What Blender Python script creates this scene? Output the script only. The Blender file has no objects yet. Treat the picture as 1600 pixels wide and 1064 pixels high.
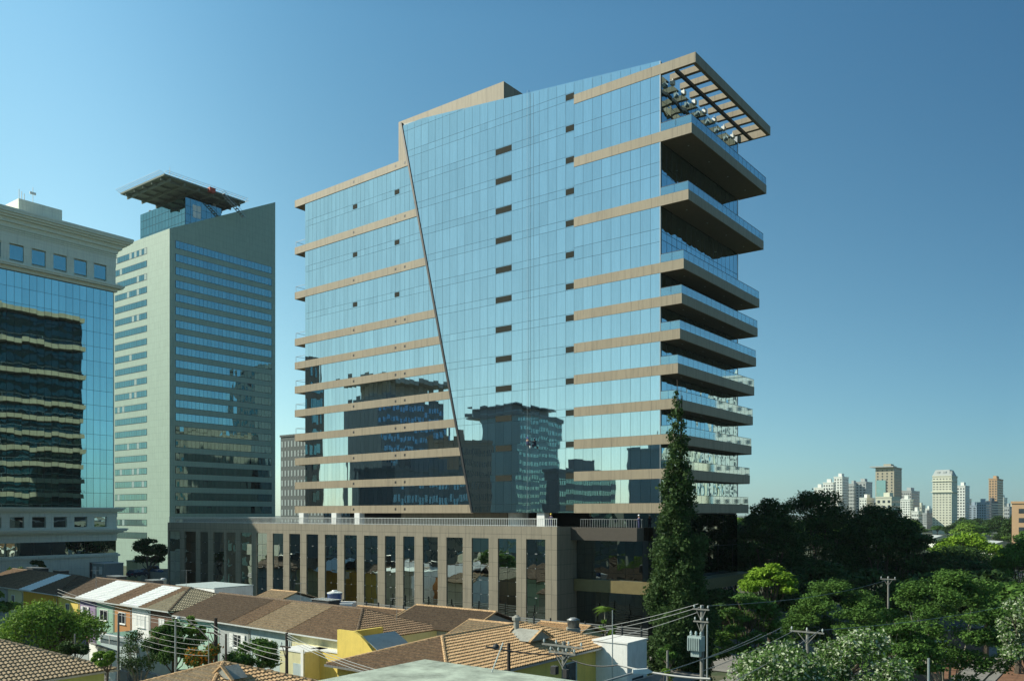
import bpy, math, random
import numpy as np
from mathutils import Vector, Matrix
R = math.radians
sc = bpy.context.scene
col = sc.collection

# ---------------------------------------------------------------- camera
H = 17.0            # eye height above the street
cam_d = bpy.data.cameras.new('camera'); cam = bpy.data.objects.new('camera', cam_d); col.objects.link(cam)
cam.location = (0, 0, H); cam.rotation_euler = (R(90), 0, 0)
cam_d.sensor_width = 36; cam_d.lens = 29.81; cam_d.shift_y = 0.16875
cam_d.clip_start = 0.5; cam_d.clip_end = 12000
sc.camera = cam
# ---------------------------------------------------------------- sky and sun
SUN_EL = 35.0; SUN_AZ = (-0.9984, 0.056)          # horizontal direction towards the sun
w = bpy.data.worlds.new('World'); sc.world = w; w.use_nodes = True
nt = w.node_tree; nt.nodes.clear()
sky = nt.nodes.new('ShaderNodeTexSky'); sky.sky_type = 'NISHITA'; sky.sun_disc = False
sky.sun_elevation = R(SUN_EL); sky.sun_rotation = math.atan2(SUN_AZ[0], SUN_AZ[1])
sky.altitude = 700; sky.air_density = 1.0; sky.dust_density = 0.5; sky.ozone_density = 1.0
# clear-day colour response of the whole dome: exp(c0 + c1*d + c2*d^2 + c3*z + c4*exp(-8z)), d = towards the sun, z = height
N, L = nt.nodes, nt.links
def wm(op, a, b=None, clamp=False):
    n = N.new('ShaderNodeMath'); n.operation = op; n.use_clamp = clamp
    for i, k in enumerate((a, b)):
        if k is None: continue
        if isinstance(k, (int, float)): n.inputs[i].default_value = k
        else: L.new(k, n.inputs[i])
    return n.outputs[0]
wtc = N.new('ShaderNodeTexCoord'); wsp = N.new('ShaderNodeSeparateXYZ'); L.new(wtc.outputs['Generated'], wsp.inputs[0])
wd = wm('ADD', wm('MULTIPLY', wsp.outputs[0], SUN_AZ[0]), wm('MULTIPLY', wsp.outputs[1], SUN_AZ[1])); wd = wm('MAXIMUM', wd, -0.45)
wz = wm('MINIMUM', wm('MAXIMUM', wsp.outputs[2], 0.0), 0.55)
we = wm('EXPONENT', wm('MULTIPLY', wz, -8.0)); wd2 = wm('MULTIPLY', wd, wd)
CO = [[0.205, 0.357, 0.116], [0.809, 0.557, 0.328], [-1.411, -1.158, -0.987], [-0.665, 0.158, 0.634], [-0.482, -0.24, 0.156], [0.607, 0.452, 0.378]]
wg = wm('MULTIPLY', wm('SUBTRACT', wd, 0.52), 1/0.22); wg = wm('EXPONENT', wm('MULTIPLY', wm('MULTIPLY', wg, wg), -1.0))
wc = N.new('ShaderNodeCombineXYZ')
for i in range(3):
    k = wm('ADD', CO[0][i], wm('MULTIPLY', wd, CO[1][i])); k = wm('ADD', k, wm('MULTIPLY', wd2, CO[2][i]))
    k = wm('ADD', k, wm('MULTIPLY', wg, CO[5][i])); k = wm('ADD', k, wm('MULTIPLY', wz, CO[3][i])); k = wm('ADD', k, wm('MULTIPLY', we, CO[4][i]))
    k = wm('SUBTRACT', k, wm('MULTIPLY', wm('MAXIMUM', wm('SUBTRACT', wsp.outputs[2], 0.5), 0.0), 1.6))
    L.new(wm('EXPONENT', k), wc.inputs[i])
wmul = N.new('ShaderNodeVectorMath'); wmul.operation = 'MULTIPLY'; L.new(sky.outputs[0], wmul.inputs[0]); L.new(wc.outputs[0], wmul.inputs[1])
bg = N.new('ShaderNodeBackground'); bg.inputs['Strength'].default_value = 0.081
wo = N.new('ShaderNodeOutputWorld')
L.new(wmul.outputs[0], bg.inputs['Color']); L.new(bg.outputs[0], wo.inputs[0])
sd = bpy.data.lights.new('sun', 'SUN'); sd.energy = 5.0; sd.angle = R(0.5); sd.color = (1.0, 0.96, 0.80)
sun = bpy.data.objects.new('sun', sd); col.objects.link(sun)
ce, se = math.cos(R(SUN_EL)), math.sin(R(SUN_EL))
sun_dir = Vector((SUN_AZ[0]*ce, SUN_AZ[1]*ce, se)).normalized()
sun.rotation_euler = sun_dir.to_track_quat('Z', 'Y').to_euler(); sun.location = (-100, -50, 150)
sc.view_settings.view_transform = 'Standard'; sc.view_settings.look = 'None'
sc.view_settings.exposure = 0.3; sc.view_settings.gamma = 1.0
sc.cycles.max_bounces = 8; sc.cycles.transparent_max_bounces = 12
sc.cycles.sample_clamp_indirect = 4.0
sc.cycles.caustics_reflective = False; sc.cycles.caustics_refractive = False

# ---------------------------------------------------------------- helpers
F = 1325.0
def pz(x, y, z):                       # survey helper: site point at height z on a sight line
    Y = (H - z)*F/(y - 802.0); return Vector(((x - 800)/F*Y, Y, z))
def pY(x, y, Y): return Vector(((x - 800)/F*Y, Y, H - (y - 802)*Y/F))
RZ = math.atan2(-0.6047, 0.7964)
EX = Vector((0.7964, -0.6047, 0)); EY = Vector((0.6047, 0.7964, 0))   # street grid: along facade to the right, into the block
C0 = Vector((18.03, 103.0, 0))
def loc(p):                            # world -> tower grid
    d = Vector(p) - C0; return Vector((d.dot(EX), d.dot(EY), p[2]))
def xat(px, yl):                       # grid x where the sight line of column px meets the plane grid y = yl
    r = (px - 800)/F; bx, by = C0.x + EY.x*yl, C0.y + EY.y*yl
    return -(bx - r*by)/(EX.x - r*EX.y)

def tag(o, label=None, cat=None, group=None, kind=None):
    if label: o['label'] = label
    if cat: o['category'] = cat
    if group: o['group'] = group
    if kind: o['kind'] = kind
    return o
def empty(name, l, rz=0.0, label=None, cat=None, group=None):
    o = bpy.data.objects.new(name, None); col.objects.link(o); o.location = l; o.rotation_euler = (0, 0, rz)
    o.empty_display_size = 0.5
    return tag(o, label, cat, group)
def copy_tree(o, parent=None):
    c = o.copy(); col.objects.link(c)
    if parent is not None: c.parent = parent
    for ch in list(o.children): copy_tree(ch, c)
    return c

class MB:
    def __init__(s): s.v = []; s.f = []; s.m = []; s.cm = 0
    def add(s, vs, fs):
        b = len(s.v); s.v += [tuple(p) for p in vs]
        for f in fs: s.f.append(tuple(i + b for i in f)); s.m.append(s.cm)
        return s
    def box(s, x0, x1, y0, y1, z0, z1):
        if x0 > x1: x0, x1 = x1, x0
        if y0 > y1: y0, y1 = y1, y0
        return s.add([(x0,y0,z0),(x1,y0,z0),(x1,y1,z0),(x0,y1,z0),(x0,y0,z1),(x1,y0,z1),(x1,y1,z1),(x0,y1,z1)],
              [(0,3,2,1),(4,5,6,7),(0,1,5,4),(1,2,6,5),(2,3,7,6),(3,0,4,7)])
    def obox(s, c, ax, ay, az):        # box about c with half-axis vectors
        c, ax, ay, az = map(Vector, (c, ax, ay, az))
        P = [c + ax*i + ay*j + az*k for k in (-1,1) for i, j in ((-1,-1),(1,-1),(1,1),(-1,1))]
        return s.add(P, [(0,3,2,1),(4,5,6,7),(0,1,5,4),(1,2,6,5),(2,3,7,6),(3,0,4,7)])
    def bar(s, a, b, w, h=None):       # square bar from a to b
        a, b = Vector(a), Vector(b); h = h or w; d = b - a
        if d.length < 1e-6: return s
        up = Vector((0,0,1)) if abs(d.normalized().z) < .95 else Vector((0,1,0))
        sx = d.cross(up).normalized(); sz = sx.cross(d).normalized()
        return s.obox((a+b)/2, sx*w/2, d/2, sz*h/2)
    def tube(s, pts, rad, n=6, cap=True):
        pts = [Vector(p) for p in pts]; k = len(pts)
        if not hasattr(rad, '__len__'): rad = [rad]*k
        V = []; 
        for i, p in enumerate(pts):
            d = (pts[min(i+1,k-1)] - pts[max(i-1,0)]).normalized()
            up = Vector((0,0,1)) if abs(d.z) < .9 else Vector((1,0,0))
            a = d.cross(up).normalized(); b = a.cross(d)
            for j in range(n):
                t = 2*math.pi*j/n; V.append(p + (a*math.cos(t) + b*math.sin(t))*rad[i])
        Fc = [(i*n+j, i*n+(j+1)%n, (i+1)*n+(j+1)%n, (i+1)*n+j) for i in range(k-1) for j in range(n)]
        if cap: Fc += [tuple(range(n-1,-1,-1)), tuple(range((k-1)*n, k*n))]
        return s.add(V, Fc)
    def lathe(s, c, prof, n=12):       # prof: (r, z) list
        c = Vector(c); V = [c + Vector((r*math.cos(2*math.pi*j/n), r*math.sin(2*math.pi*j/n), z)) for r, z in prof for j in range(n)]
        k = len(prof)
        Fc = [(i*n+j, i*n+(j+1)%n, (i+1)*n+(j+1)%n, (i+1)*n+j) for i in range(k-1) for j in range(n)]
        Fc += [tuple(range(n-1,-1,-1)), tuple(range((k-1)*n, k*n))]
        return s.add(V, Fc)
    def prism(s, poly, vec):           # poly: 3D points, extruded by vec
        poly = [Vector(p) for p in poly]; vec = Vector(vec); n = len(poly)
        return s.add(poly + [p + vec for p in poly],
              [tuple(range(n-1,-1,-1)), tuple(range(n, 2*n))] + [(i, (i+1)%n, n+(i+1)%n, n+i) for i in range(n)])
    def build(s, name, mats, parent=None, smooth=False):
        me = bpy.data.meshes.new(name); me.from_pydata(s.v, [], s.f)
        if not isinstance(mats, (list, tuple)): mats = [mats]
        for m in mats: me.materials.append(m)
        if len(mats) > 1: me.polygons.foreach_set('material_index', s.m)
        if smooth: me.polygons.foreach_set('use_smooth', [True]*len(me.polygons))
        me.update()
        o = bpy.data.objects.new(name, me); col.objects.link(o)
        if parent is not None: o.parent = parent
        return o

# ---------------------------------------------------------------- materials
MATS = {}
def nmat(name):
    m = bpy.data.materials.new(name); m.use_nodes = True; MATS[name] = m
    return m, m.node_tree, m.node_tree.nodes['Principled BSDF']
def mat(name, c, rough=.7, metal=0., var=.12, scale=2., bump=0., bscale=20., c2=None, stain=0., spec=None):
    """plain procedural surface: base colour, cloudy variation, fine grain bump, optional vertical streaks"""
    m, t, b = nmat(name)
    b.inputs['Roughness'].default_value = rough; b.inputs['Metallic'].default_value = metal
    if spec is not None: b.inputs['Specular IOR Level'].default_value = spec
    tc = t.nodes.new('ShaderNodeTexCoord'); nz = t.nodes.new('ShaderNodeTexNoise')
    nz.inputs['Scale'].default_value = scale; nz.inputs['Detail'].default_value = 6; nz.inputs['Roughness'].default_value = .65
    t.links.new(tc.outputs['Object'], nz.inputs['Vector'])
    rp = t.nodes.new('ShaderNodeValToRGB'); rp.color_ramp.elements[0].position = .3; rp.color_ramp.elements[1].position = .7
    c2 = c2 or tuple(min(1, k*(1+var)) for k in c); lo = tuple(k*(1-var) for k in c)
    rp.color_ramp.elements[0].color = (*lo, 1); rp.color_ramp.elements[1].color = (*c2, 1)
    t.links.new(nz.outputs['Fac'], rp.inputs[0]); out = rp.outputs[0]
    if stain:
        mp = t.nodes.new('ShaderNodeMapping'); mp.inputs['Scale'].default_value = (3, 3, .25)
        n2 = t.nodes.new('ShaderNodeTexNoise'); n2.inputs['Scale'].default_value = 1.5; n2.inputs['Detail'].default_value = 8; n2.inputs['Roughness'].default_value = .7
        r2 = t.nodes.new('ShaderNodeMapRange'); r2.inputs[1].default_value = .5; r2.inputs[2].default_value = .75; r2.inputs[3].default_value = 0; r2.inputs[4].default_value = stain
        mx = t.nodes.new('ShaderNodeMixRGB'); mx.inputs[2].default_value = (c[0]*.3, c[1]*.3, c[2]*.28, 1)
        t.links.new(tc.outputs['Object'], mp.inputs[0]); t.links.new(mp.outputs[0], n2.inputs['Vector']); t.links.new(n2.outputs['Fac'], r2.inputs[0])
        t.links.new(r2.outputs[0], mx.inputs[0]); t.links.new(out, mx.inputs[1]); out = mx.outputs[0]
    t.links.new(out, b.inputs['Base Color'])
    if bump:
        n3 = t.nodes.new('ShaderNodeTexNoise'); n3.inputs['Scale'].default_value = bscale; n3.inputs['Detail'].default_value = 4
        bp = t.nodes.new('ShaderNodeBump'); bp.inputs['Strength'].default_value = bump; bp.inputs['Distance'].default_value = .05
        t.links.new(tc.outputs['Object'], n3.inputs['Vector']); t.links.new(n3.outputs['Fac'], bp.inputs['Height']); t.links.new(bp.outputs[0], b.inputs['Normal'])
    return m
def mirror_glass(name, tint, dist, scale=.35, rough=.008, metal=1.0, zs=1.0):
    """coated architectural glass with the slight pillowing that bends its reflections"""
    m, t, b = nmat(name)
    b.inputs['Base Color'].default_value = (*tint, 1); b.inputs['Metallic'].default_value = metal; b.inputs['Roughness'].default_value = rough
    tc = t.nodes.new('ShaderNodeTexCoord'); mp = t.nodes.new('ShaderNodeMapping'); mp.inputs['Scale'].default_value = (1, 1, zs)
    n3 = t.nodes.new('ShaderNodeTexNoise'); n3.inputs['Scale'].default_value = scale; n3.inputs['Detail'].default_value = 1.5
    bp = t.nodes.new('ShaderNodeBump'); bp.inputs['Strength'].default_value = 1; bp.inputs['Distance'].default_value = dist
    t.links.new(tc.outputs['Object'], mp.inputs[0]); t.links.new(mp.outputs[0], n3.inputs['Vector']); t.links.new(n3.outputs['Fac'], bp.inputs['Height']); t.links.new(bp.outputs[0], b.inputs['Normal'])
    # faint streaky soiling
    n4 = t.nodes.new('ShaderNodeTexNoise'); n4.inputs['Scale'].default_value = .5; n4.inputs['Detail'].default_value = 6
    r4 = t.nodes.new('ShaderNodeMapRange'); r4.inputs[1].default_value = .3; r4.inputs[2].default_value = .8; r4.inputs[3].default_value = rough; r4.inputs[4].default_value = rough + .012
    t.links.new(tc.outputs['Object'], n4.inputs['Vector']); t.links.new(n4.outputs['Fac'], r4.inputs[0]); t.links.new(r4.outputs[0], b.inputs['Roughness'])
    g = t.nodes.new('ShaderNodeNewGeometry'); n5 = t.nodes.new('ShaderNodeTexNoise'); n5.inputs['Scale'].default_value = 1.1; n5.inputs['Detail'].default_value = 8; n5.inputs['Roughness'].default_value = .75
    m5 = t.nodes.new('ShaderNodeMapping'); m5.inputs['Scale'].default_value = (2.5, 2.5, .2); t.links.new(tc.outputs['Object'], m5.inputs[0]); t.links.new(m5.outputs[0], n5.inputs['Vector'])
    r5 = t.nodes.new('ShaderNodeMapRange'); r5.inputs[1].default_value = .35; r5.inputs[2].default_value = .75; r5.inputs[3].default_value = .93; r5.inputs[4].default_value = 1.06; t.links.new(n5.outputs['Fac'], r5.inputs[0])
    r6 = t.nodes.new('ShaderNodeMapRange'); r6.inputs[3].default_value = .93; r6.inputs[4].default_value = 1.05; t.links.new(g.outputs['Random Per Island'], r6.inputs[0])
    mu = t.nodes.new('ShaderNodeMath'); mu.operation = 'MULTIPLY'; t.links.new(r5.outputs[0], mu.inputs[0]); t.links.new(r6.outputs[0], mu.inputs[1])
    vs = t.nodes.new('ShaderNodeVectorMath'); vs.operation = 'SCALE'; vs.inputs[0].default_value = tint; t.links.new(mu.outputs[0], vs.inputs['Scale']); t.links.new(vs.outputs[0], b.inputs['Base Color'])
    return m
def panel_stone(name, c, pw, ph, joint=.012, var=.1, rough=.6, dark=.35, ox=0, oz=0):
    """cladding panels with thin dark joints, laid on grid x / z (and y on the side faces)"""
    m, t, b = nmat(name); b.inputs['Roughness'].default_value = rough
    N, L = t.nodes, t.links
    tc = N.new('ShaderNodeTexCoord'); sp = N.new('ShaderNodeSeparateXYZ'); L.new(tc.outputs['Object'], sp.inputs[0])
    def mth(op, a, bb=None):
        n = N.new('ShaderNodeMath'); n.operation = op
        for i, k in enumerate((a, bb)):
            if k is None: continue
            if isinstance(k, (int, float)): n.inputs[i].default_value = k
            else: L.new(k, n.inputs[i])
        return n.outputs[0]
    h = mth('ADD', sp.outputs[0], sp.outputs[1])
    gx = mth('DIVIDE', mth('ADD', h, ox + 500.), pw); gz = mth('DIVIDE', mth('ADD', sp.outputs[2], oz + 500.), ph)
    fx = mth('FRACT', gx); fz = mth('FRACT', gz)
    jx = mth('LESS_THAN', fx, joint/pw*2); jz = mth('LESS_THAN', fz, joint/ph*2)
    j = mth('MAXIMUM', jx, jz)
    cx = N.new('ShaderNodeCombineXYZ'); L.new(mth('FLOOR', gx), cx.inputs[0]); L.new(mth('FLOOR', gz), cx.inputs[2])
    wn = N.new('ShaderNodeTexWhiteNoise'); wn.noise_dimensions = '3D'; L.new(cx.outputs[0], wn.inputs['Vector'])
    nz = N.new('ShaderNodeTexNoise'); nz.inputs['Scale'].default_value = 1.2; nz.inputs['Detail'].default_value = 8; nz.inputs['Roughness'].default_value = .7; L.new(tc.outputs['Object'], nz.inputs['Vector'])
    k = mth('ADD', mth('MULTIPLY', wn.outputs['Value'], var), mth('MULTIPLY', nz.outputs['Fac'], var*1.6))
    k = mth('ADD', k, 1 - var*1.3)
    mp = N.new('ShaderNodeMapping'); mp.inputs['Scale'].default_value = (2.2, 2.2, .16); n2 = N.new('ShaderNodeTexNoise'); n2.inputs['Scale'].default_value = 1.3; n2.inputs['Detail'].default_value = 9; n2.inputs['Roughness'].default_value = .72
    L.new(tc.outputs['Object'], mp.inputs[0]); L.new(mp.outputs[0], n2.inputs['Vector'])
    r2 = N.new('ShaderNodeMapRange'); r2.inputs[1].default_value = .48; r2.inputs[2].default_value = .78; r2.inputs[3].default_value = 1.0; r2.inputs[4].default_value = 1 - var*4.5; L.new(n2.outputs['Fac'], r2.inputs[0])
    k = mth('MULTIPLY', k, r2.outputs[0])
    k = mth('MULTIPLY', k, mth('SUBTRACT', 1.0, mth('MULTIPLY', j, 1 - dark)))
    vm = N.new('ShaderNodeVectorMath'); vm.operation = 'SCALE'; vm.inputs[0].default_value = c; L.new(k, vm.inputs['Scale'])
    L.new(vm.outputs[0], b.inputs['Base Color'])
    return m

M = {}
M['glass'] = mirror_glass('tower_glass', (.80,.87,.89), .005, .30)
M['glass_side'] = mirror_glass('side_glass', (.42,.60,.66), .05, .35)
M['glass_dark'] = mirror_glass('podium_glass', (.66,.74,.70), .02, .4, metal=1.)
M['glass_teal'] = mirror_glass('teal_glass', (.40,.62,.62), .022, .22, zs=.5)
M['glass_grey'] = mirror_glass('tinted_glass', (.24,.40,.42), .05, .12)
M['dark_glass'] = mirror_glass('shade_tinted_glass', (.16,.21,.21), .02, .3)  # dark tint stands in for the shade inside the tower's end wall
M['blind'] = mat('pale_blind', (.26,.36,.35), .7)
M['glass_entry'] = mirror_glass('entrance_dark_glass', (.20,.24,.23), .02, .4)
M['shade_band'] = mat('shade_darkened_band', (.055,.045,.034), .6)  # return parapet's shade put into its colour, darker than the podium stone
M['black'] = mat('black_joint', (.012,.013,.014), .5)
M['joint'] = mat('joint_sealant', (.15,.22,.25), .5)
M['vent'] = mat('vent_louvre', (.032,.035,.028), .8, spec=.1)
M['core'] = mat('dark_core', (.03,.035,.038), .6)
M['stone'] = panel_stone('tan_stone', (.285,.235,.16), 2.85, 40., joint=.02, var=.10, oz=3)
M['stone_p'] = panel_stone('podium_stone', (.245,.215,.16), 1.55, 1.85, joint=.02, var=.10)
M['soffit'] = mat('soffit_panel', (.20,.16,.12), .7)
M['white'] = mat('white_paint', (.75,.76,.74), .6, var=.06, stain=.25)
M['metal'] = mat('grey_metal', (.35,.36,.36), .4, .6)
M['pale_metal'] = mat('pale_metal', (.62,.64,.62), .45, .2)
M['concrete'] = mat('weathered_concrete', (.32,.32,.28), .85, var=.2, scale=1.2, bump=.4, stain=.5)
# ---------------------------------------------------------------- ground and streets
def rect_sheet(name, pts, z, m):
    b = MB(); b.add([(p[0], p[1], z) for p in pts], [tuple(range(len(pts)))]); o = b.build(name, m); tag(o, kind='structure'); return o
m, t, b_ = nmat('ground_earth'); b_.inputs['Roughness'].default_value = .95
tc = t.nodes.new('ShaderNodeTexCoord'); nz = t.nodes.new('ShaderNodeTexNoise'); nz.inputs['Scale'].default_value = .05; nz.inputs['Detail'].default_value = 12; nz.inputs['Roughness'].default_value = .7
rp = t.nodes.new('ShaderNodeValToRGB'); cr = rp.color_ramp
cr.elements[0].position = .35; cr.elements[0].color = (.10,.10,.09,1); cr.elements[1].position = .68; cr.elements[1].color = (.17,.14,.10,1)
e = cr.elements.new(.5); e.color = (.045,.07,.025,1)
t.links.new(tc.outputs['Object'], nz.inputs['Vector']); t.links.new(nz.outputs['Fac'], rp.inputs[0]); t.links.new(rp.outputs[0], b_.inputs['Base Color'])
M['earth'] = m
M['asphalt'] = mat('asphalt', (.055,.057,.06), .9, var=.25, scale=.6, bump=.3, bscale=60)
M['paving'] = mat('paving', (.24,.23,.21), .85, var=.2, scale=.8, stain=.3)
M['paint'] = mat('road_paint', (.7,.7,.66), .7, var=.2, scale=3)
rect_sheet('ground', [(-4000,-1500),(4000,-1500),(4000,6000),(-4000,6000)], 0.0, M['earth'])
def gw(x, y, z=0): p = C0 + EX*x + EY*y; return Vector((p.x, p.y, z))
def gsheet(name, x0, x1, y0, y1, z, m): return rect_sheet(name, [gw(x0,y0), gw(x1,y0), gw(x1,y1), gw(x0,y1)], z, m)
gsheet('street', -160, 60, -62, -53, .02, M['asphalt'])
gsheet('avenue', 17, 31, -400, 700, .03, M['asphalt'])
gsheet('plaza', -80, 12.5, -7.0, 30, .10, M['paving'])
for (a, b, c, d) in ((12.8, 16.8, -52.5, 500), (31.2, 35, -52.5, 500)):
    k = MB(); k.box(a, b, c, d, 0, .13); o = k.build('pavement', M['paving']); o.location = C0; o.rotation_euler.z = RZ; tag(o, kind='structure')
for (a, b, c, d) in ((-160, 16, -52.8, -50.8), (-160, 16, -64.2, -62.2)):
    k = MB(); k.box(a, b, c, d, 0, .13); o = k.build('pavement', M['paving']); o.location = C0; o.rotation_euler.z = RZ; tag(o, kind='structure')
k = MB()
for i in range(70):
    k.box(23.9, 24.05, -120 + i*8, -116 + i*8, .034, .036)
o = k.build('road_marking', M['paint']); o.location = C0; o.rotation_euler.z = RZ; tag(o, kind='structure')

# ---------------------------------------------------------------- main tower
T = empty('office_tower', C0, RZ, 'tall mirror-glass office tower with tan stone bands, slanted glass edge and cantilevered balconies', 'office tower')
def clip(poly, a, b, c):              # keep a*x + b*z <= c
    out = []
    for i in range(len(poly)):
        p, q = poly[i], poly[(i+1) % len(poly)]
        dp, dq = a*p[0]+b*p[1]-c, a*q[0]+b*q[1]-c
        if dp <= 0: out.append(p)
        if (dp < 0 < dq) or (dq < 0 < dp):
            s_ = dp/(dp-dq); out.append((p[0]+(q[0]-p[0])*s_, p[1]+(q[1]-p[1])*s_))
    return out
rnd = random.Random(5)
def panes(mb, xs, zs, clips=(), gap=.017, tilt=.0012, yf=lambda x, z: 0.0, skip=None, alt=0.0):
    for i in range(len(xs)-1):
        for j in range(len(zs)-1):
            if skip and skip(xs[i], xs[i+1], zs[j], zs[j+1]): continue
            x0, x1, z0, z1 = xs[i]+gap, xs[i+1]-gap, zs[j]+gap, zs[j+1]-gap
            if x1 <= x0 or z1 <= z0: continue
            p = [(x0,z0),(x1,z0),(x1,z1),(x0,z1)]
            for c in clips: 
                p = clip(p, *c)
                if len(p) < 3: break
            if len(p) < 3: continue
            mb.cm = 1 if alt and rnd.random() < alt else 0
            a, b = rnd.gauss(0, tilt), rnd.gauss(0, tilt); xc, zc = (x0+x1)/2, (z0+z1)/2
            mb.add([(x, yf(x, z) + a*(x-xc) + b*(z-zc), z) for x, z in p], [tuple(range(len(p)))])
def lin(a, b, n): return [a + (b-a)*i/n for i in range(n+1)]
LV = [1.27,5.44,9.6,13.8,18.0,22.1,26.3,30.4,38.5,46.3,54.5]      # top of each stone band above eye level
LV = [H + z for z in LV]; BH = 1.21
XB = -12.48                                                        # where the right-hand bands begin
# diagonal edge from (-29.7, H+.4) to (-43.7, H+59.5); roof line rises to the left
da = (59.1, -14.0)   # edge normal coefficients: points right of the edge satisfy -59.1 x' ... <= c
def diagx(z): return -29.7 - 14.0*(z - (H+.4))/59.1
dclip = (-59.1, -14.0, 29.7*59.1 - 14.0*(H+.4))
rclip = (4.54/43.7, 1.0, H + 54.96)
# front plane: backing volume, panes
zb = H + .1
mb = MB()
poly = [(0,zb),(0,H+54.9),(-43.6,H+59.4),(-29.8,zb)]
mb.prism([(x,.10,z) for x,z in poly], (0,.25,0)); mb.build('curtain_wall_frame', M['joint'], T)
mb = MB(); mb.box(-68.8,-.12,2.6,23.8,zb,H+53.2); mb.prism([(-.12,.36,zb),(-.12,.36,H+50),(-41.2,.36,H+50),(-29.6,.36,zb)], (0,2.3,0))
mb.build('tower_core', M['core'], T)
# pane columns
xr = [XB + i*1.39 for i in range(9)] + [0]
xm = [xat(882,0)]
def colx(px): return xat(px, 0)
vx0, vx1 = colx(774.5), colx(799.5)
xs_mid = [XB - 1.30] 
x = XB - 1.30
while x - 1.42 > vx1 + .5: x -= 1.42; xs_mid.append(x)
xs_mid.append(vx1); xs_mid.append((vx0+vx1)/2); xs_mid.append(vx0)
x = vx0
while x > -44.5: x -= 1.42; xs_mid.append(x)
xs_mid = sorted(xs_mid) + [XB]
zfl = [zb]
z = H + 1.27
while z < H + 60: zfl += [z - 1.0, z]; z += 4.13
def vents_mid(x0, x1, z0, z1): return False
mb = MB(); panes(mb, xs_mid, zfl, (dclip, rclip))
zr = [zb]
for i, z in enumerate(LV):
    zr += [z - BH, z]
    if i in (7, 8, 9): zr += [z + 2.6, z + 4.2]
zr.append(H + 60)
isband = lambda x0,x1,z0,z1: abs(z1-z0-BH) < 1e-6
panes(mb, xr, zr, (rclip,), skip=isband)
mb.build('curtain_wall_glass', M['glass'], T)
# vents: long ones in the middle, short ones beside the bands
for k in range(14):
    z = H + 1.27 + 4.13*k
    if k > 0:
        b = MB(); b.box(vx0, vx1, -.03, .07, z-.92, z-.10)
        for q in range(0): b.box(vx0, vx1, -.06, -.03, z-.9+.17*q, z-.82+.17*q)
        if z < H + 53: b.build('vent', M['vent'], T)
    if z < H + 55.2:
        b = MB(); b.box(XB-1.27, XB-.04, -.03, .07, z-.90, z-.12)
        for q in range(0): b.box(XB-1.27, XB-.04, -.06, -.03, z-.9+.17*q, z-.82+.17*q)
        b.build('vent', M['vent'], T)
# left wing: very slightly turned plane set back behind the diagonal edge
def wy(x): return .55 + .0357*(-x - 30)
LL = -68.9
xl = [LL]
while xl[-1] < -29: xl.append(xl[-1] + 1.03)
LW = LV
zl = [zb]
for i, z in enumerate(LW):
    zl += [z - BH, z]
    if i in (7, 8, 9): zl += [z + 3.0, z + 4.0]
mb = MB(); panes(mb, xl, [z for z in zl if z <= LW[-1]-BH+.01], ((59.1, 14.0, -(29.7-1)*59.1 + 14.0*(H+.4)),), yf=lambda x, z: wy(x), skip=isband, tilt=.003)
mb.build('wing_glass', M['glass'], T)
mb = MB()
mb.add([(LL,wy(LL)+.12,zb),(-29.5,wy(-29.5)+.12,zb),(-29.5,wy(-29.5)+.12,H+53.4),(LL,wy(LL)+.12,H+53.4),
        (LL,2.7,zb),(-29.5,2.7,zb),(-29.5,2.7,H+53.4),(LL,2.7,H+53.4)], [(0,1,2,3),(7,6,5,4),(0,3,7,4),(1,5,6,2),(3,2,6,7),(0,4,5,1)])
mb.build('wing_frame', M['joint'], T)
for i, z in enumerate(LW):
    xe = diagx(z-.6) + .25
    b = MB(); x0 = -71.7
    # band and the narrow balcony slab beyond the glass at the far end
    b.add([(x0,wy(x0)-.10,z-BH),(xe,wy(xe)-.10,z-BH),(xe,wy(xe)+.1,z-BH),(x0,wy(x0)+.1,z-BH),
           (x0,wy(x0)-.10,z),(xe,wy(xe)-.10,z),(xe,wy(xe)+.1,z),(x0,wy(x0)+.1,z)],
          [(0,3,2,1),(4,5,6,7),(0,1,5,4),(1,2,6,5),(2,3,7,6),(3,0,4,7)])
    b.box(x0, LL+.0, wy(x0)+.101, 23.5, z-BH+.01, z-.01)
    s_ = b.build('stone_band', M['stone'], T)
    if i < 10:
        r = MB(); 
        for yy in (wy(x0)+.1, 12, 23.3): r.box(x0+.04, x0+.09, yy, yy+.05, z, z+1.05)
        r.box(x0+.04, x0+.09, wy(x0)+.1, 23.3, z+1.0, z+1.05); r.box(x0+.04, LL, wy(x0)+.1, wy(x0)+.15, z+1.0, z+1.05)
        r.box(LL-.06, LL, wy(x0)+.1, wy(x0)+.15, z, z+1.0)
        r.build('railing', M['metal'], s_)
    # weep openings
    for px in (553, 621, 636):
        xx = xat(px, wy(-55))
        if xx < xe - 1:
            h = MB(); h.box(xx-.17, xx+.17, wy(xx)-.12, wy(xx)-.05, z-.78, z-.42); h.build('outlet', M['black'], s_)
for i in (7, 8, 9):
    for px, dz in ((553, 3.0), (621, 4.0)):
        xx = xat(px, 1.2); zz = LW[i] + 3.55
        h = MB(); h.box(xx-.5, xx+.5, wy(xx)-.05, wy(xx)+.05, zz-.35, zz+.35); h.build('vent', M['vent'], T)
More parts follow.
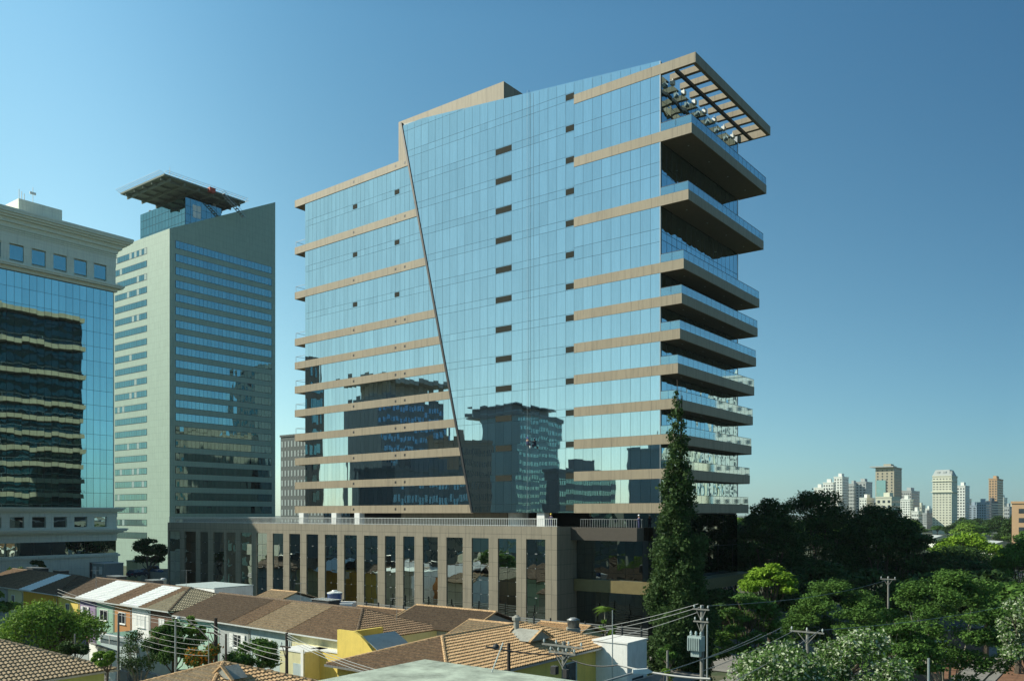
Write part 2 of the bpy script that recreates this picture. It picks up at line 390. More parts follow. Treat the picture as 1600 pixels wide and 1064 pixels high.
# diagonal black fin
mb = MB()
p0, p1 = (diagx(zb), zb), (-43.75, H+59.6)
w_ = .32
mb.add([(p0[0]-w_,-.12,p0[1]),(p0[0],-.12,p0[1]),(p1[0],-.12,p1[1]),(p1[0]-w_,-.12,p1[1]),
        (p0[0]-w_,1.3,p0[1]),(p0[0],1.3,p0[1]),(p1[0],1.3,p1[1]),(p1[0]-w_,1.3,p1[1])],
       [(0,1,2,3),(7,6,5,4),(0,3,7,4),(1,5,6,2),(3,2,6,7),(0,4,5,1)])
mb.build('edge_fin', M['black'], T)
# roof-top plant block in the same stone
mb = MB(); mb.box(-45.9,-25.2,1.45,12,H+50,H+60.8); mb.build('roof_block', M['stone'], T)
# stone bands on the right, carrying on as deep balcony slabs round the corner
EXT = [1.35,1.55,1.75,1.95,2.2,2.5,2.75,2.9,3.4,4.05,4.62]
EXT = [1.5,1.7,1.95,2.15,2.35,2.62,2.85,3.1,3.71,4.12,4.62]
m, t, b_ = nmat('railing_glass'); N, L = t.nodes, t.links
gl = N.new('ShaderNodeBsdfGlossy'); gl.inputs['Roughness'].default_value = .03; gl.inputs['Color'].default_value = (.72,.85,.88,1)
tr = N.new('ShaderNodeBsdfTransparent'); tr.inputs['Color'].default_value = (.55,.68,.70,1)
mx = N.new('ShaderNodeMixShader'); mx.inputs[0].default_value = .62
L.new(tr.outputs[0], mx.inputs[1]); L.new(gl.outputs[0], mx.inputs[2]); L.new(mx.outputs[0], N['Material Output'].inputs[0])
M['rail_glass'] = m
for i, z in enumerate(LV):
    e = EXT[i]; b = MB()
    if i < 10:
        b.prism([(XB,-.06,z-BH),(0,-.06,z-BH),(e,-.06,z-BH),(e,24.2,z-BH),(.05,24.2,z-BH),(.05,.12,z-BH),(XB,.12,z-BH)], (0,0,BH))
        s_ = b.build('balcony_slab', M['stone'], T)
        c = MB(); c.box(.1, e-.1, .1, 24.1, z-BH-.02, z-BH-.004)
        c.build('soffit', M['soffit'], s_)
        for k in range(4):
            d = MB(); d.lathe((e*.55, 3+6*k, z-BH-.05), [(.10,0),(.10,.03)], 8); d.build('downlight', M['pale_metal'], s_)
        g = MB(); n = 17
        g.box(.05, e*.5-.03, -.03, -.01, z+.03, z+1.0); g.box(e*.5+.03, e-.03, -.03, -.01, z+.03, z+1.0)
        ys = lin(0, 24.1, n)
        for k in range(n):
            g.box(e-.06, e-.04, ys[k]+.03, ys[k+1]-.03, z+.03, z+1.0)
        g.box(0.1, e-.03, 24.1, 24.12, z+.03, z+1.0)
        g.build('glass_railing', M['rail_glass'], s_)
        h = MB(); h.box(e-.075, e-.025, -.03, 24.12, z+1.0, z+1.05); h.box(.05, e-.03, -.045, .005, z+1.0, z+1.05)
        for k in range(n+1): h.box(e-.065, e-.035, ys[k]-.02, ys[k]+.02, z, z+1.0)
        h.build('handrail', M['black'], s_)
    else:
        b.box(XB, .0, -.06, .12, z-BH, z)
        b.prism([(0,-.06,z-BH),(e,-.06,z-BH),(e,24.4,z-BH),(0,24.4,z-BH),(0,24.0,z-BH),(e-.45,24.0,z-BH),(e-.45,.4,z-BH),(0,.4,z-BH)], (0,0,BH))
        s_ = b.build('roof_frame', M['stone'], T)
        for k in range(8):
            c = MB(); y = 2.4 + 2.78*k; c.box(.05, e-.46, y, y+.55, z-.95, z-.25); c.build('pergola_blade', M['stone'], s_)
        c = MB(); c.box(1.7, 2.05, .45, 23.95, z-BH-.12, z-.97); c.build('pergola_beam', M['core'], s_)
        for k in range(7):
            d = MB(); d.box(.3,.75,1.9+3.1*k,2.5+3.1*k,z-1.8,z-1.3); d.bar((.5,2.2+3.1*k,z-1.3),(.5,2.2+3.1*k,z-.95),.06); d.build('floodlight', M['pale_metal'], s_)
# side curtain wall behind the balconies
mb = MB()
sy = lin(.3, 23.7, 17); zz = [zb] + [v for z in LV for v in (z-BH, z)]
zz = [z for z in zz if z < H+53.5]
full = []
for i in range(len(LV)):
    lo = LV[i]; hi = LV[i+1]-BH if i < 10 else None
    if hi is None: break
    full.append((lo, hi))
for lo, hi in full:
    zs = [lo, hi] if hi-lo < 4 else [lo, lo+2.9, lo+3.9, hi]
    for j in range(len(sy)-1):
        for q in range(len(zs)-1):
            a, b = rnd.gauss(0,.006), rnd.gauss(0,.006); y0, y1, z0, z1 = sy[j]+.03, sy[j+1]-.03, zs[q]+.03, zs[q+1]-.03
            yc, zc = (y0+y1)/2, (z0+z1)/2
            mb.add([(a*(y-yc)+b*(z_-zc), y, z_) for y, z_ in ((y0,z0),(y1,z0),(y1,z1),(y0,z1))], [(0,1,2,3)])
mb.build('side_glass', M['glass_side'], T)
mb = MB(); 
for y in sy: mb.box(-.1,.004,y-.04,y+.04,zb,H+53.3)
mb.build('side_mullions', M['core'], T)
mb = MB(); mb.box(-.06,.02,-.05,.06,zb,H+54.9); mb.box(-.5,.02,23.7,24.0,zb,H+54.5); mb.build('corner_post', M['metal'], T)
mb = MB(); mb.box(-68.8,-.12,23.85,24.05,zb,H+53.3); mb.build('rear_wall', M['dark_glass'], T)
mb = MB(); mb.box(LL-.02,LL+.1,2.2,23.9,zb,H+53.3); mb.build('end_wall', M['dark_glass'], T)
# gondola cable and tracks on the middle glass
mb = MB()
for px in (826,):
    xx = xat(px, 0); mb.tube([(xx,-.35,H+57.2),(xx,-.32,H-1.4)], .016, 5)
mb.build('facade_cable', M['pale_metal'], T)
# open terrace storey: columns, drum, recessed walls
mb = MB()
for px, wd in ((475,1.1),(526,1.1),(562,1.1)):
    xx = xat(px, 1.5); c = MB(); c.box(xx-.6, xx+.6, .9, 2.0, H-1.9, zb-.01); c.build('column', M['white'], T)
for px in (848, 935):
    xx = xat(px, .8); c = MB(); c.box(xx-.62, xx+.62, .3, 1.4, H-1.9, zb-.01); c.build('column', M['white'], T)
mb = MB(); xa, xb = xat(627, 3), xat(792, 3)
mb.box(xa, xb, 3, 12, H-1.9, zb-.01); mb.build('lobby_wall', M['stone_p'], T)
mb = MB(); xc = xat(806, 4); mb.lathe((xc,4.6,H-1.9),[(1.6,0),(1.6,2.0)],24); mb.build('stair_drum', M['white'], T)
mb = MB(); mb.box(-71, -.2, 14, 23.8, H-1.9, zb-.01); mb.build('terrace_back_wall', M['core'], T)
# storeys under the right-hand end, down to the street, and entrance canopy
mb = MB()
for (x0, x1) in ((xat(930,-.2)-1.0, 0.0),):
    xs = lin(x0, x1, 6); panes(mb, xs, [0.2,4.4,8.6,12.6,H-1.7,zb+.9], yf=lambda x,z: -.0, tilt=.006)
ys = lin(.2, 23.8, 14)
for j in range(14):
    for z0, z1 in ((.2,4.4),(4.4,8.6),(8.6,12.6),(12.6,H-.1)):
        a, b = rnd.gauss(0,.006), rnd.gauss(0,.006); y0, y1 = ys[j]+.03, ys[j+1]-.03
        mb.add([(a*(y-y0)+b*(z_-z0), y, z_) for y, z_ in ((y0,z0+.03),(y1,z0+.03),(y1,z1-.03),(y0,z1-.03))], [(0,1,2,3)])
mb.build('base_glass', M['glass_entry'], T)
mb = MB(); mb.box(xat(930,-.2)-1.0, -.12, .12, 23.7, 0, zb-.02); mb.build('base_core', M['core'], T)

# ---------------------------------------------------------------- podium
P = empty('podium_building', C0, RZ, 'long low podium block with tan stone piers and dark tall windows below the tower', 'building')
PY = -6.0
ZP = H - 1.65
xL, xR = xat(262, PY), xat(870, PY)
edges = [(264,281),(288,306),(313,325),(333,350),(354,368),(376,393),(401,417),(426,442.5),(452,469),(478.7,497),(507.5,527),(537.6,557.6),(568.7,590),(601.5,618),(630,647.5),(660.6,684),(697.5,723),(737,763.5),(778,806.6),(822,852)]
wins = [(xat(a, PY), xat(b, PY)) for a, b in edges]
ZW = H - (836-802)*(C0.y + EX.y*xat(700,PY) + EY.y*PY)/F     # window heads
ZW = H - 3.25
mb = MB(); mb.box(xL, xR, PY, PY+.9, ZW, ZP-.0); mb.build('parapet', M['stone_p'], P)
prev = xL
for i, (a, b) in enumerate(wins + [(xR, xR)]):
    if i < len(wins):
        c = MB(); c.box(prev, a, PY, PY+.9, .1, ZW); c.build('pier', M['stone_p'], P)
        prev = b
    else:
        c = MB(); c.box(prev, xR, PY, PY+1.6, .1, ZW-.002); c.build('pier', M['stone_p'], P)
for i, (a, b) in enumerate(wins):
    g = MB(); n = 2
    zs = [.2] + [ZW - 1.85*k for k in range(7, -1, -1)]
    zs = sorted(z for z in zs if z > .1)
    panes(g, lin(a, b, 2), zs, yf=lambda x, z: PY+.14, gap=.02, tilt=.004)
    d = MB()
    for z in zs[1:-1]:
        for x in (a+.12, (a+b)/2-.1, (a+b)/2+.1, b-.12):
            if rnd.random() < .45: g.cm = 1; g.box(x-.035, x+.035, PY+.07, PY+.12, z-.05, z+.05)
    g.build('window', [M['glass_dark'], M['pale_metal']], P)
mb = MB(); mb.box(xL+.01, xR-.05, PY+.24, 6, .1, ZP-.35); mb.build('inner_core', M['core'], P)
mb = MB(); mb.box(xL+.02, xR, PY+.9, 23, ZP-.34, ZP-.2); mb.build('terrace_floor', M['paving'], P)
# right return and recessed dark curtain wall
Y2 = -1.5
mb = MB(); mb.box(xR-.02, xR+.0, PY, Y2, .1, .2); 
mb = MB(); mb.box(xR, xR+.02, PY, Y2, .1, ZP); mb.build('return_wall', M['stone_p'], P)
x2 = xat(1004, Y2)
mb = MB(); mb.box(xR+.02, x2, -2.9, Y2+.3, ZW-.1, ZP-.1); mb.build('return_parapet', M['shade_band'], P)
mb = MB(); panes(mb, lin(xR+.05, x2, 8), [.2,4.6,7.2,9.6,11.8,ZW-.1], yf=lambda x,z: Y2, tilt=.006); mb.build('entrance_glass', M['glass_entry'], P)
mb = MB(); mb.box(xR+.05, x2, Y2+.1, Y2+4, .1, ZW-.1); mb.build('entrance_core', M['core'], P)
M['bronze'] = mat('bronze_canopy', (.16,.125,.05), .5)
mb = MB(); zc0 = H - (915-802)*97/F; xk = xat(884, -3.6)
mb.box(xR+.1, 2.5, -2.3, Y2-.02, zc0-1.5, zc0); mb.box(.1, 2.5, Y2-.01, 24, zc0-1.45, zc0-.05); mb.build('canopy', M['bronze'], P)
# terrace railing of thin balusters
mb = MB(); x = xL + .2; zr0, zr1 = ZP+.001, ZP+.95
while x < xR - .2:
    mb.box(x, x+.05, PY+.2, PY+.25, zr0, zr1); x += .30
mb.box(xL+.1, xR-.1, PY+.17, PY+.28, zr1, zr1+.07); mb.box(xL+.1, xR-.1, PY+.19, PY+.26, zr0+.08, zr0+.13)
x = xL + .2
mb.build('terrace_railing', M['pale_metal'], P)
mb = MB(); x = xR + .6
while x < x2: mb.box(x, x+.04, Y2, Y2+.04, ZP-.1, ZP+.9); x += .35
mb.box(xR+.6, x2, Y2-.01, Y2+.05, ZP+.9, ZP+.95); mb.build('return_railing', M['metal'], P)

# ---------------------------------------------------------------- tower with helicopter deck (left of centre)
S2 = Vector((-105., 260., 0))
M['ribstone'] = panel_stone('pale_cladding', (.31,.41,.34), 1.25, 2.03, joint=.03, var=.06, dark=.7)
T2 = empty('office_tower', S2, RZ, 'grey slab office tower with ribbon windows and a helicopter deck on its slanted roof', 'office tower')
DZ = 39.2; WX = 37.0
zt0, zt1 = 104.3, 123.8
mb = MB()
mb.add([(-WX,0,0),(0,0,0),(0,DZ,0),(-WX,DZ,0),(-WX,0,zt0),(0,0,zt0),(0,DZ,zt1),(-WX,DZ,zt0)],
       [(0,1,5,4),(1,2,6,5),(2,3,7,6),(3,0,4,7),(4,5,6),(4,6,7)])
mb.build('wall', M['ribstone'], T2)
FL = 4.09
for k in range(23):
    z = 99.0 - k*FL
    if z < 9: break
    x0, x1 = -32.5, -13.0
    g = MB(); n = 13; xs = lin(x0, x1, n)
    panes(g, xs, [z, z+1.9], yf=lambda x, z_: -.06, gap=.05, tilt=.006, alt=.08 if k > 3 else .2)
    g.build('window', [M['glass_grey'], M['blind']], T2)
    h = MB(); h.box(x0-.1, x1+.1, -.03, .02, z-.1, z+2.0); 
    g2 = MB(); ys = lin(2.0, DZ-1.6, 26)
    if True:
        for j in range(26):
            a, b = rnd.gauss(0,.005), rnd.gauss(0,.005); y0, y1 = ys[j]+.04, ys[j+1]-.04
            g2.add([(.06+a*(y-y0)+b*(q-z), y, q) for y, q in ((y0,z-.1),(y1,z-.1),(y1,z+2.1),(y0,z+2.1))], [(0,1,2,3)])
        g2.build('window', M['glass_grey'], T2)
    h.box(-.02, .03, 1.9, DZ-1.5, z-.2, z+2.2); h.build('window_frame', M['core'], T2)
# glazed crown
bx0, bx1, by0, by1 = -27.6, -1.2, 6.0, 18.9
mb = MB()
zc = lin(zt0-1, 116, 5)
panes(mb, lin(bx0, bx1, 14), zc, yf=lambda x,z: by0-.06, gap=.05)
for j in range(7):
    ys = lin(by0, by1, 7)
    for q in range(5):
        mb.add([(bx1+.06, y, z_) for y, z_ in ((ys[j]+.05,zc[q]+.05),(ys[j+1]-.05,zc[q]+.05),(ys[j+1]-.05,zc[q+1]-.05),(ys[j]+.05,zc[q+1]-.05))], [(0,1,2,3)])
mb.build('crown_glass', M['glass_grey'], T2)
mb = MB(); mb.box(bx0, bx1, by0, by1, 100, 116); mb.build('crown_core', M['core'], T2)
mb = MB()
for j in range(2):
    for q in range(2): mb.box(bx1+.08,bx1+.12,by0+2.6+j*1.5,by0+3.9+j*1.5,110.4+q*2.1,112.3+q*2.1)
mb.build('crown_window', M['white'], T2)
hd = loc(pY(256.5,269,255)) - loc(S2)        # near corner of the deck in this tower's frame
hx1, hy0 = hd.x, hd.y; hx0, hy1 = hx1-25.5, hy0+28.5
mb = MB(); mb.box(hx0, hx1, hy0, hy1, 118.65, 119.15)
for k in range(6):
    yy = hy0 + 2 + k*4.9; mb.box(hx0+.3, hx1-.3, yy, yy+.35, 117.6, 118.5)
for k in range(5):
    xx = hx0 + 2.5 + k*5.1; mb.box(xx, xx+.35, hy0+.3, hy1-.3, 117.8, 118.49)
M['deck_grey'] = mat('deck_concrete', (.17,.20,.17), .8, var=.2)
DK = mb.build('helicopter_deck', M['deck_grey'], T2)
mb = MB()
def netedge(a, b, out):
    a, b, out = Vector(a), Vector(b), Vector(out); n = int((b-a).length/1.1)
    for k in range(n+1):
        p = a + (b-a)*k/n; mb.bar(p, p+out*1.5+Vector((0,0,.5)), .06)
    for q in (.5, 1.0): mb.bar(a+out*1.5*q+Vector((0,0,.5*q)), b+out*1.5*q+Vector((0,0,.5*q)), .06)
netedge((hx0,hy0,119.2),(hx1,hy0,119.2),(0,-1,0)); netedge((hx1,hy0,119.2),(hx1,hy1,119.2),(1,0,0)); netedge((hx0,hy0,119.2),(hx0,hy1,119.2),(-1,0,0)); netedge((hx0,hy1,119.2),(hx1,hy1,119.2),(0,1,0))
mb.build('safety_net', M['metal'], DK)
for (x, y) in ((-25,8),(-13.5,8),(-3,17.5),(-13,17.5),(-25,17.5)):
    c = MB(); c.tube([(x,y,115.8),(x,y,117.4)], .5, 10); c.build('deck_column', M['concrete'], T2)
mb = MB()  # stair down from the deck on the right
for k in range(10):
    mb.box(hx1+.3, hx1+1.6, hy1-9+k*.8, hy1-8.3+k*.8, 118.6-k*.55, 118.7-k*.55)
for s_ in (.3, 1.6): mb.bar((hx1+s_,hy1-9,119.6),(hx1+s_,hy1-1,114.2),.08); mb.bar((hx1+s_,hy1-9,118.6),(hx1+s_,hy1-1,113.2),.2)
mb.build('deck_stair', M['metal'], T2)
M['red'] = mat('red_paint', (.45,.06,.03), .6)
mb = MB(); mb.box(hx1-.6, hx1+.8, hy0+15, hy0+17, 118.2, 119.6); mb.build('winch_cabin', M['red'], T2)
mb = MB(); mb.tube([(hx1-12,hy0+9,119.3),(hx1-12,hy0+9,123.5),(hx1-12,hy0+9,127)],[.15,.1,.05],5); mb.box(hx1-12.6,hx1-11.6,hy0+8.8,hy0+9.2,122,122.6); mb.build('mast', M['metal'], DK)

# ---------------------------------------------------------------- classical glass block at the left edge
S1 = Vector((-85.8,182.8,0))
e1 = EY; rz1 = math.atan2(e1.y, e1.x)
M['lime'] = panel_stone('bounce_lightened_limestone', (.74,.76,.64), 3.2, 1.6, joint=.02, var=.06, dark=.75)  # stone and mouldings lightened in place of sunlight bounced off the tower glass
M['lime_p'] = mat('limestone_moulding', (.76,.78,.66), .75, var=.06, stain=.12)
T1 = empty('office_block', S1, rz1, 'teal glass office block with stone cornices at the left edge of the view', 'office building')
def z1(y): return H + (802-y)*183/F
X0 = -30.0                                    # grid x runs to 0 at the right-hand end; facade looks to -y
def cornice(mb, z, h, steps):                 # stepped moulding: list of projections bottom to top
    n = len(steps)
    for i, p in enumerate(steps): mb.box(X0, p, -p, .5, z + h*i/n, z + h*(i+1)/n)
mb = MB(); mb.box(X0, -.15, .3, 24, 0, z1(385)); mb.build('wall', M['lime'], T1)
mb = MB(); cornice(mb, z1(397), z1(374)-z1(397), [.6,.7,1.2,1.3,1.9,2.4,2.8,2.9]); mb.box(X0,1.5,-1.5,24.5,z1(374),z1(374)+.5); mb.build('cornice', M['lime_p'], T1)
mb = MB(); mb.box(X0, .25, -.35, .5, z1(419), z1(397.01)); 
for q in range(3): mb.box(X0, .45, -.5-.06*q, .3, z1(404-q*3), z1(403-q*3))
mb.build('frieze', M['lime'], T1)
mb = MB(); cornice(mb, z1(457), z1(445)-z1(457), [.5,.6,1.4,1.6,.9]); mb.build('cornice', M['lime_p'], T1)
# attic windows between piers
xw = -1.9
for k in range(7):
    xa = -1.8 - k*4.15
    w_ = MB(); w_.box(xa-2.65, xa, -.06, 0, z1(441), z1(421)); w_.build('window', M['glass_grey'], T1)
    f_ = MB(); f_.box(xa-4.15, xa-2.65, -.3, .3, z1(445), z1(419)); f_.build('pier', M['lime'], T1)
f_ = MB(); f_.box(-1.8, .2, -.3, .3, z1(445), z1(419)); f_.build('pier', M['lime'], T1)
# curtain wall
g = MB(); panes(g, lin(X0, -.2, 21), lin(z1(793), z1(457), 15), gap=.03, tilt=.0012, yf=lambda x,z: 0); g.build('curtain_wall_glass', M['glass_teal'], T1)
mb = MB(); mb.box(X0,-.1,.08,.3,z1(793),z1(457)); mb.build('curtain_wall_frame', M['core'], T1)
mb = MB(); mb.box(-.2, 0.0, -.05, 24, z1(793), z1(457)); mb.build('corner_trim', M['lime_p'], T1)
mb = MB(); cornice(mb, z1(801), z1(793)-z1(801), [.5,1.2,1.5,1.7]); mb.build('cornice', M['lime_p'], T1)
mb = MB(); cornice(mb, z1(834), z1(825)-z1(834), [.6,1.4,1.9,2.1]); mb.build('cornice', M['lime_p'], T1)
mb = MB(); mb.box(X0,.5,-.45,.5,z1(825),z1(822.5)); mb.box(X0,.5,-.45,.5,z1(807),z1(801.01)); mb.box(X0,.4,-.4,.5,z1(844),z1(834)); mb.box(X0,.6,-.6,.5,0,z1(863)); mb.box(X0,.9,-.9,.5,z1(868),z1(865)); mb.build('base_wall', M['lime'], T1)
for k in range(7):
    xa = -1.8 - k*4.15
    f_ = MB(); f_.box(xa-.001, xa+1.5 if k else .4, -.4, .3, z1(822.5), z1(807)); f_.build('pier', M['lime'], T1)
    w_ = MB(); w_.box(xa-2.65, xa-.001, -.05, 0.0, z1(822), z1(807.5)); w_.build('window', M['glass_dark'], T1)
g = MB(); panes(g, lin(X0, .3, 9), [z1(863), z1(844)], yf=lambda x,z: -.3, tilt=.004); g.build('strip_window', M['glass_dark'], T1)
# roof house, pipes
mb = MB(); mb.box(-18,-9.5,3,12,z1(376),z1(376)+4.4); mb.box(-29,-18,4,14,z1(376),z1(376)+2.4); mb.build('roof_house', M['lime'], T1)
mb = MB()
for k in range(3): mb.tube([(-17.5+k*.5,4,z1(376)+4.4),(-17.5+k*.5,4,z1(376)+6.6-.3*k)],.07,5)
mb.tube([(-14,6,z1(376)+4.4),(-14,6,z1(376)+8.5)],.06,5); mb.box(-14.6,-13.4,5.9,6.1,z1(376)+7,z1(376)+7.5)
mb.build('roof_mast', M['pale_metal'], T1)

# ---------------------------------------------------------------- classical block seen between the towers
def grid_block(name, label, cat, corner, rz, w, d, h, wm, gm, nx, ny, ww=.55, wh=.6, z0=0, group=None, cap=None, both=True, base=0.0):
    """far building: wall sheet pierced by a window grid (glass set as second material in the same wall mesh)"""
    root = empty(name, corner, rz, label, cat, group)
    mb = MB(); mb.box(-w, 0, 0, d, 0, h)
    mb.cm = 1
    pz_, px_ = (h-z0-1.0)/ny, w/nx
    for i in range(nx):
        for j in range(ny):
            xa = -w + (i+.5)*px_; za = z0 + (j+.5)*pz_
            mb.box(xa-px_*ww/2, xa+px_*ww/2, -.08, .02, za-pz_*wh/2, za+pz_*wh/2)
    if both:
        n2 = max(2, int(d/px_)); py_ = d/n2
        for i in range(n2):
            for j in range(ny):
                ya = (i+.5)*py_; za = z0 + (j+.5)*pz_
                mb.box(-.02, .08, ya-py_*ww/2, ya+py_*ww/2, za-pz_*wh/2, za+pz_*wh/2)
    mb.build('wall', [wm, gm], root)
    c = MB(); c.box(-w-.3, .3, -.3, d+.3, h, h+.8); c.box(-w*.7, -w*.3, d*.3, d*.7, h+.8, h+4.0)
    c.build('roof', cap or wm, root)
    return root
M['grey_st'] = mat('grey_stone', (.09,.11,.11), .8); M['dim_white'] = mat('dim_frame', (.30,.36,.36), .6)
M['far_glass'] = mat('far_window', (.05,.065,.075), .15, var=.4, scale=.4)
M['far_glass2'] = mirror_glass('far_blue_glass', (.35,.5,.55), .05, .2)
q = pY(476, 680, 330)
GB = grid_block('office_block', 'grey gridded office block seen between the helicopter deck tower and the mirror glass tower', 'office building', (q.x+9,q.y-7,0), RZ, 26, 26, H+(802-680)*330/F, M['grey_st'], M['dim_white'], 13, 12, ww=.42, wh=.6)
# ---------------------------------------------------------------- city skyline on the right
def cm_(name, c, **k): M[name] = mat(name, c, .8, var=.06, scale=.1, **k); return M[name]
for n_, c_ in dict(sk_white=(.72,.74,.68), sk_cream=(.62,.62,.50), sk_grey=(.40,.43,.42), sk_blue=(.30,.38,.44), sk_brown=(.40,.36,.27), sk_tan=(.50,.33,.19), sk_dark=(.10,.12,.14), sk_pink=(.62,.45,.36), sk_green=(.14,.26,.22)).items(): cm_(n_, c_)
def sky_block(x0, xm, x1, yt, Y, wm_, label, nx=5, ny=14, ww=.5, wh=.5, gm=None, cap=None, name='apartment_tower', group='distant towers on the skyline'):
    q = pY(xm, yt, Y); r0 = (x0-800)/F; r1 = (x1-800)/F
    w_ = (q.x - r0*Y)/(.7964+.6047*r0); den = .6047-.7964*r1
    d_ = min(45, (r1*Y-q.x)/den) if den > .05 else 30
    return grid_block(name, label, 'tower block', (q.x, q.y, 0), RZ, w_, max(8, d_), q.z-1.5, wm_, gm or M['far_glass'], nx, ny, ww, wh, z0=4, group=group, cap=cap)
SB = [
 (1272,1286,1291,760,820,'sk_white','squat white tower at the left end of the distant skyline',5,12),
 (1286,1302,1306,752,800,'sk_white','stepped white tower, second from the left on the skyline',4,14),
 (1303,1316,1326,743,830,'sk_white','tallest of the white towers at the left of the skyline',3,18),
 (1325,1334,1343,754,860,'sk_grey','greyish tower with gridded balconies among the white towers',4,12),
 (1337,1353,1363,751,840,'sk_grey','grey white tower with a plain side wall left of the brown helipad tower',3,16),
 (1343,1354,1367,776,780,'sk_white','lower white tower block just left of the brown helipad tower',3,10),
 (1369,1393,1407,774,640,'sk_cream','cream block with long dark windows in front of the brown helipad tower',3,6),
 (1408,1424,1437,765,800,'sk_grey','grey tower with green top right of the brown helipad tower',5,12),
 (1407,1422,1427,778,700,'sk_white','narrow white block below the green topped tower',4,12),
 (1424,1435,1441,797,690,'sk_white','low white block left of the tall cream mansard tower',4,4),
 (1440,1448,1457,800,950,'sk_grey','hazy low block far off beside the mansard tower',3,5),
 (1495,1508,1515,757,790,'sk_white','white tower with square window rows beside the mansard tower',3,14),
 (1513,1526,1530,788,820,'sk_blue','pale blue slab right of the white square windowed tower',2,9),
 (1526,1541,1546,783,800,'sk_blue','blue grey slab with dark central windows',4,9),
 (1541,1549,1561,781,850,'sk_dark','dark glass block among the blue slabs',4,9),
 (1545,1558,1570,746,900,'sk_tan','brown brick tower with dark balconies near the right edge',3,18),
 (1278,1288,1293,786,980,'sk_grey','faint low tower behind the leftmost white towers',4,6),
 (1296,1308,1312,770,1000,'sk_cream','cream tower far behind the stepped white tower',4,9),
 (1329,1340,1345,772,990,'sk_white','white block far behind the gridded balcony tower',4,8),
 (1360,1372,1377,785,1020,'sk_blue','bluish block far behind the brown helipad tower',4,6),
 (1400,1410,1415,780,1050,'sk_grey','grey far block showing right of the cream block',4,6),
 (1432,1440,1446,788,1100,'sk_cream','small cream block in the gap left of the mansard tower',3,5),
 (1445,1452,1458,793,1150,'sk_white','tiny white block against the mansard tower',3,4),
 (1500,1512,1518,778,1000,'sk_grey','grey tower far behind the square windowed white tower',4,7),
 (1530,1538,1543,790,1080,'sk_white','small white block behind the blue grey slab',3,4),
 (1560,1568,1574,776,1000,'sk_white','pale tower far behind the brown brick tower',3,7),
 (1576,1586,1592,786,980,'sk_cream','pale cream block at the right end of the skyline',4,5),
 (1569,1577,1583,790,840,'sk_grey','small grey block between brown tower and orange block',3,5),
]
for a in SB: sky_block(a[0],a[1],a[2],a[3],a[4],M[a[5]],a[6],a[7],a[8])
r = sky_block(1368,1397,1409,728,760,M['sk_brown'],'brown tower with a cyan glass bay and a helipad slab on top',4,20, ww=.3)
k = MB(); k.box(-26,-1,-3,14,0,0); 
q = H + (802-727)*760/F
k = MB(); k.box(-20,0,-3,10,q-1.4,q-.4); k.build('helipad', M['sk_grey'], r)
k = MB(); k.box(-15,-7,-.6,.2,q-75*.573,q-13); k.build('glass_bay', M['far_glass2'], r)
r = sky_block(1457,1487,1496,741,690,M['sk_cream'],'tall cream tower with a grey mansard roof and rows of small windows',6,20, ww=.4, wh=.35)
q = pY(1487,741,690); w_ = (q.x - (1457-800)/F*690)/(.7964+.6047*(1457-800)/F)
k = MB(); hz = q.z-1.5
k.add([(-w_,0,hz+.8),(0,0,hz+.8),(0,22,hz+.8),(-w_,22,hz+.8),(-w_+2,2,hz+5.5),(-2,2,hz+5.5),(-2,20,hz+5.5),(-w_+2,20,hz+5.5)],[(0,1,5,4),(1,2,6,5),(2,3,7,6),(3,0,4,7),(4,5,6,7)])
for j in range(3): k.box(-w_+3+j*w_*.33,-w_+5.2+j*w_*.33,.6,3,hz+1.5,hz+4.2)
k.build('mansard_roof', M['sk_grey'], r)
k = MB(); k.box(-w_-1,1,-1,23,hz-13,hz-12.3); k.box(-w_-.7,.7,-.7,22,hz-4,hz-3.5); k.build('cornice', M['sk_cream'], r)
q = pY(1581, 783, 300)
grid_block('apartment_block', 'orange tan block with dark square windows at the right edge', 'building', (q.x+26*.7964,q.y-26*.6047,0), RZ, 26, 20, q.z-.8, M['sk_tan'], M['far_glass'], 4, 6, .35, .5)
# low white houses beyond the trees
def low(x0, x1, yt, yb, label):
    Y = H*F/(yb-802); a = pY(x0, yt, Y); b = pY(x1, yt, Y); h = a.z
    w_ = (b.x-a.x)
    r = empty('white_house', (a.x, a.y, 0), 0, label, 'house', 'white houses among the far trees')
    k = MB(); k.box(0, w_, 0, 12, 0, h-1.4); k.build('wall', M['sk_white'], r)
    k = MB(); k.prism([(-1,-1,h-1.4),(w_+1,-1,h-1.4),(w_/2,-1,h)], (0,14,0)); k.build('roof', M['sk_grey'], r)
    for j in range(4): k = MB(); k.box(w_*(.12+.22*j), w_*(.12+.22*j)+w_*.09, -.1, .05, h-6, h-3.5); k.build('window', M['far_glass'], r)
low(1461,1482,836,856,'pale house with grey roof among the trees under the mansard tower')
low(1518,1548,834,858,'white house with gable roof among trees left of the orange block')
low(1552,1580,845,866,'white house half hidden behind the bright green tree')

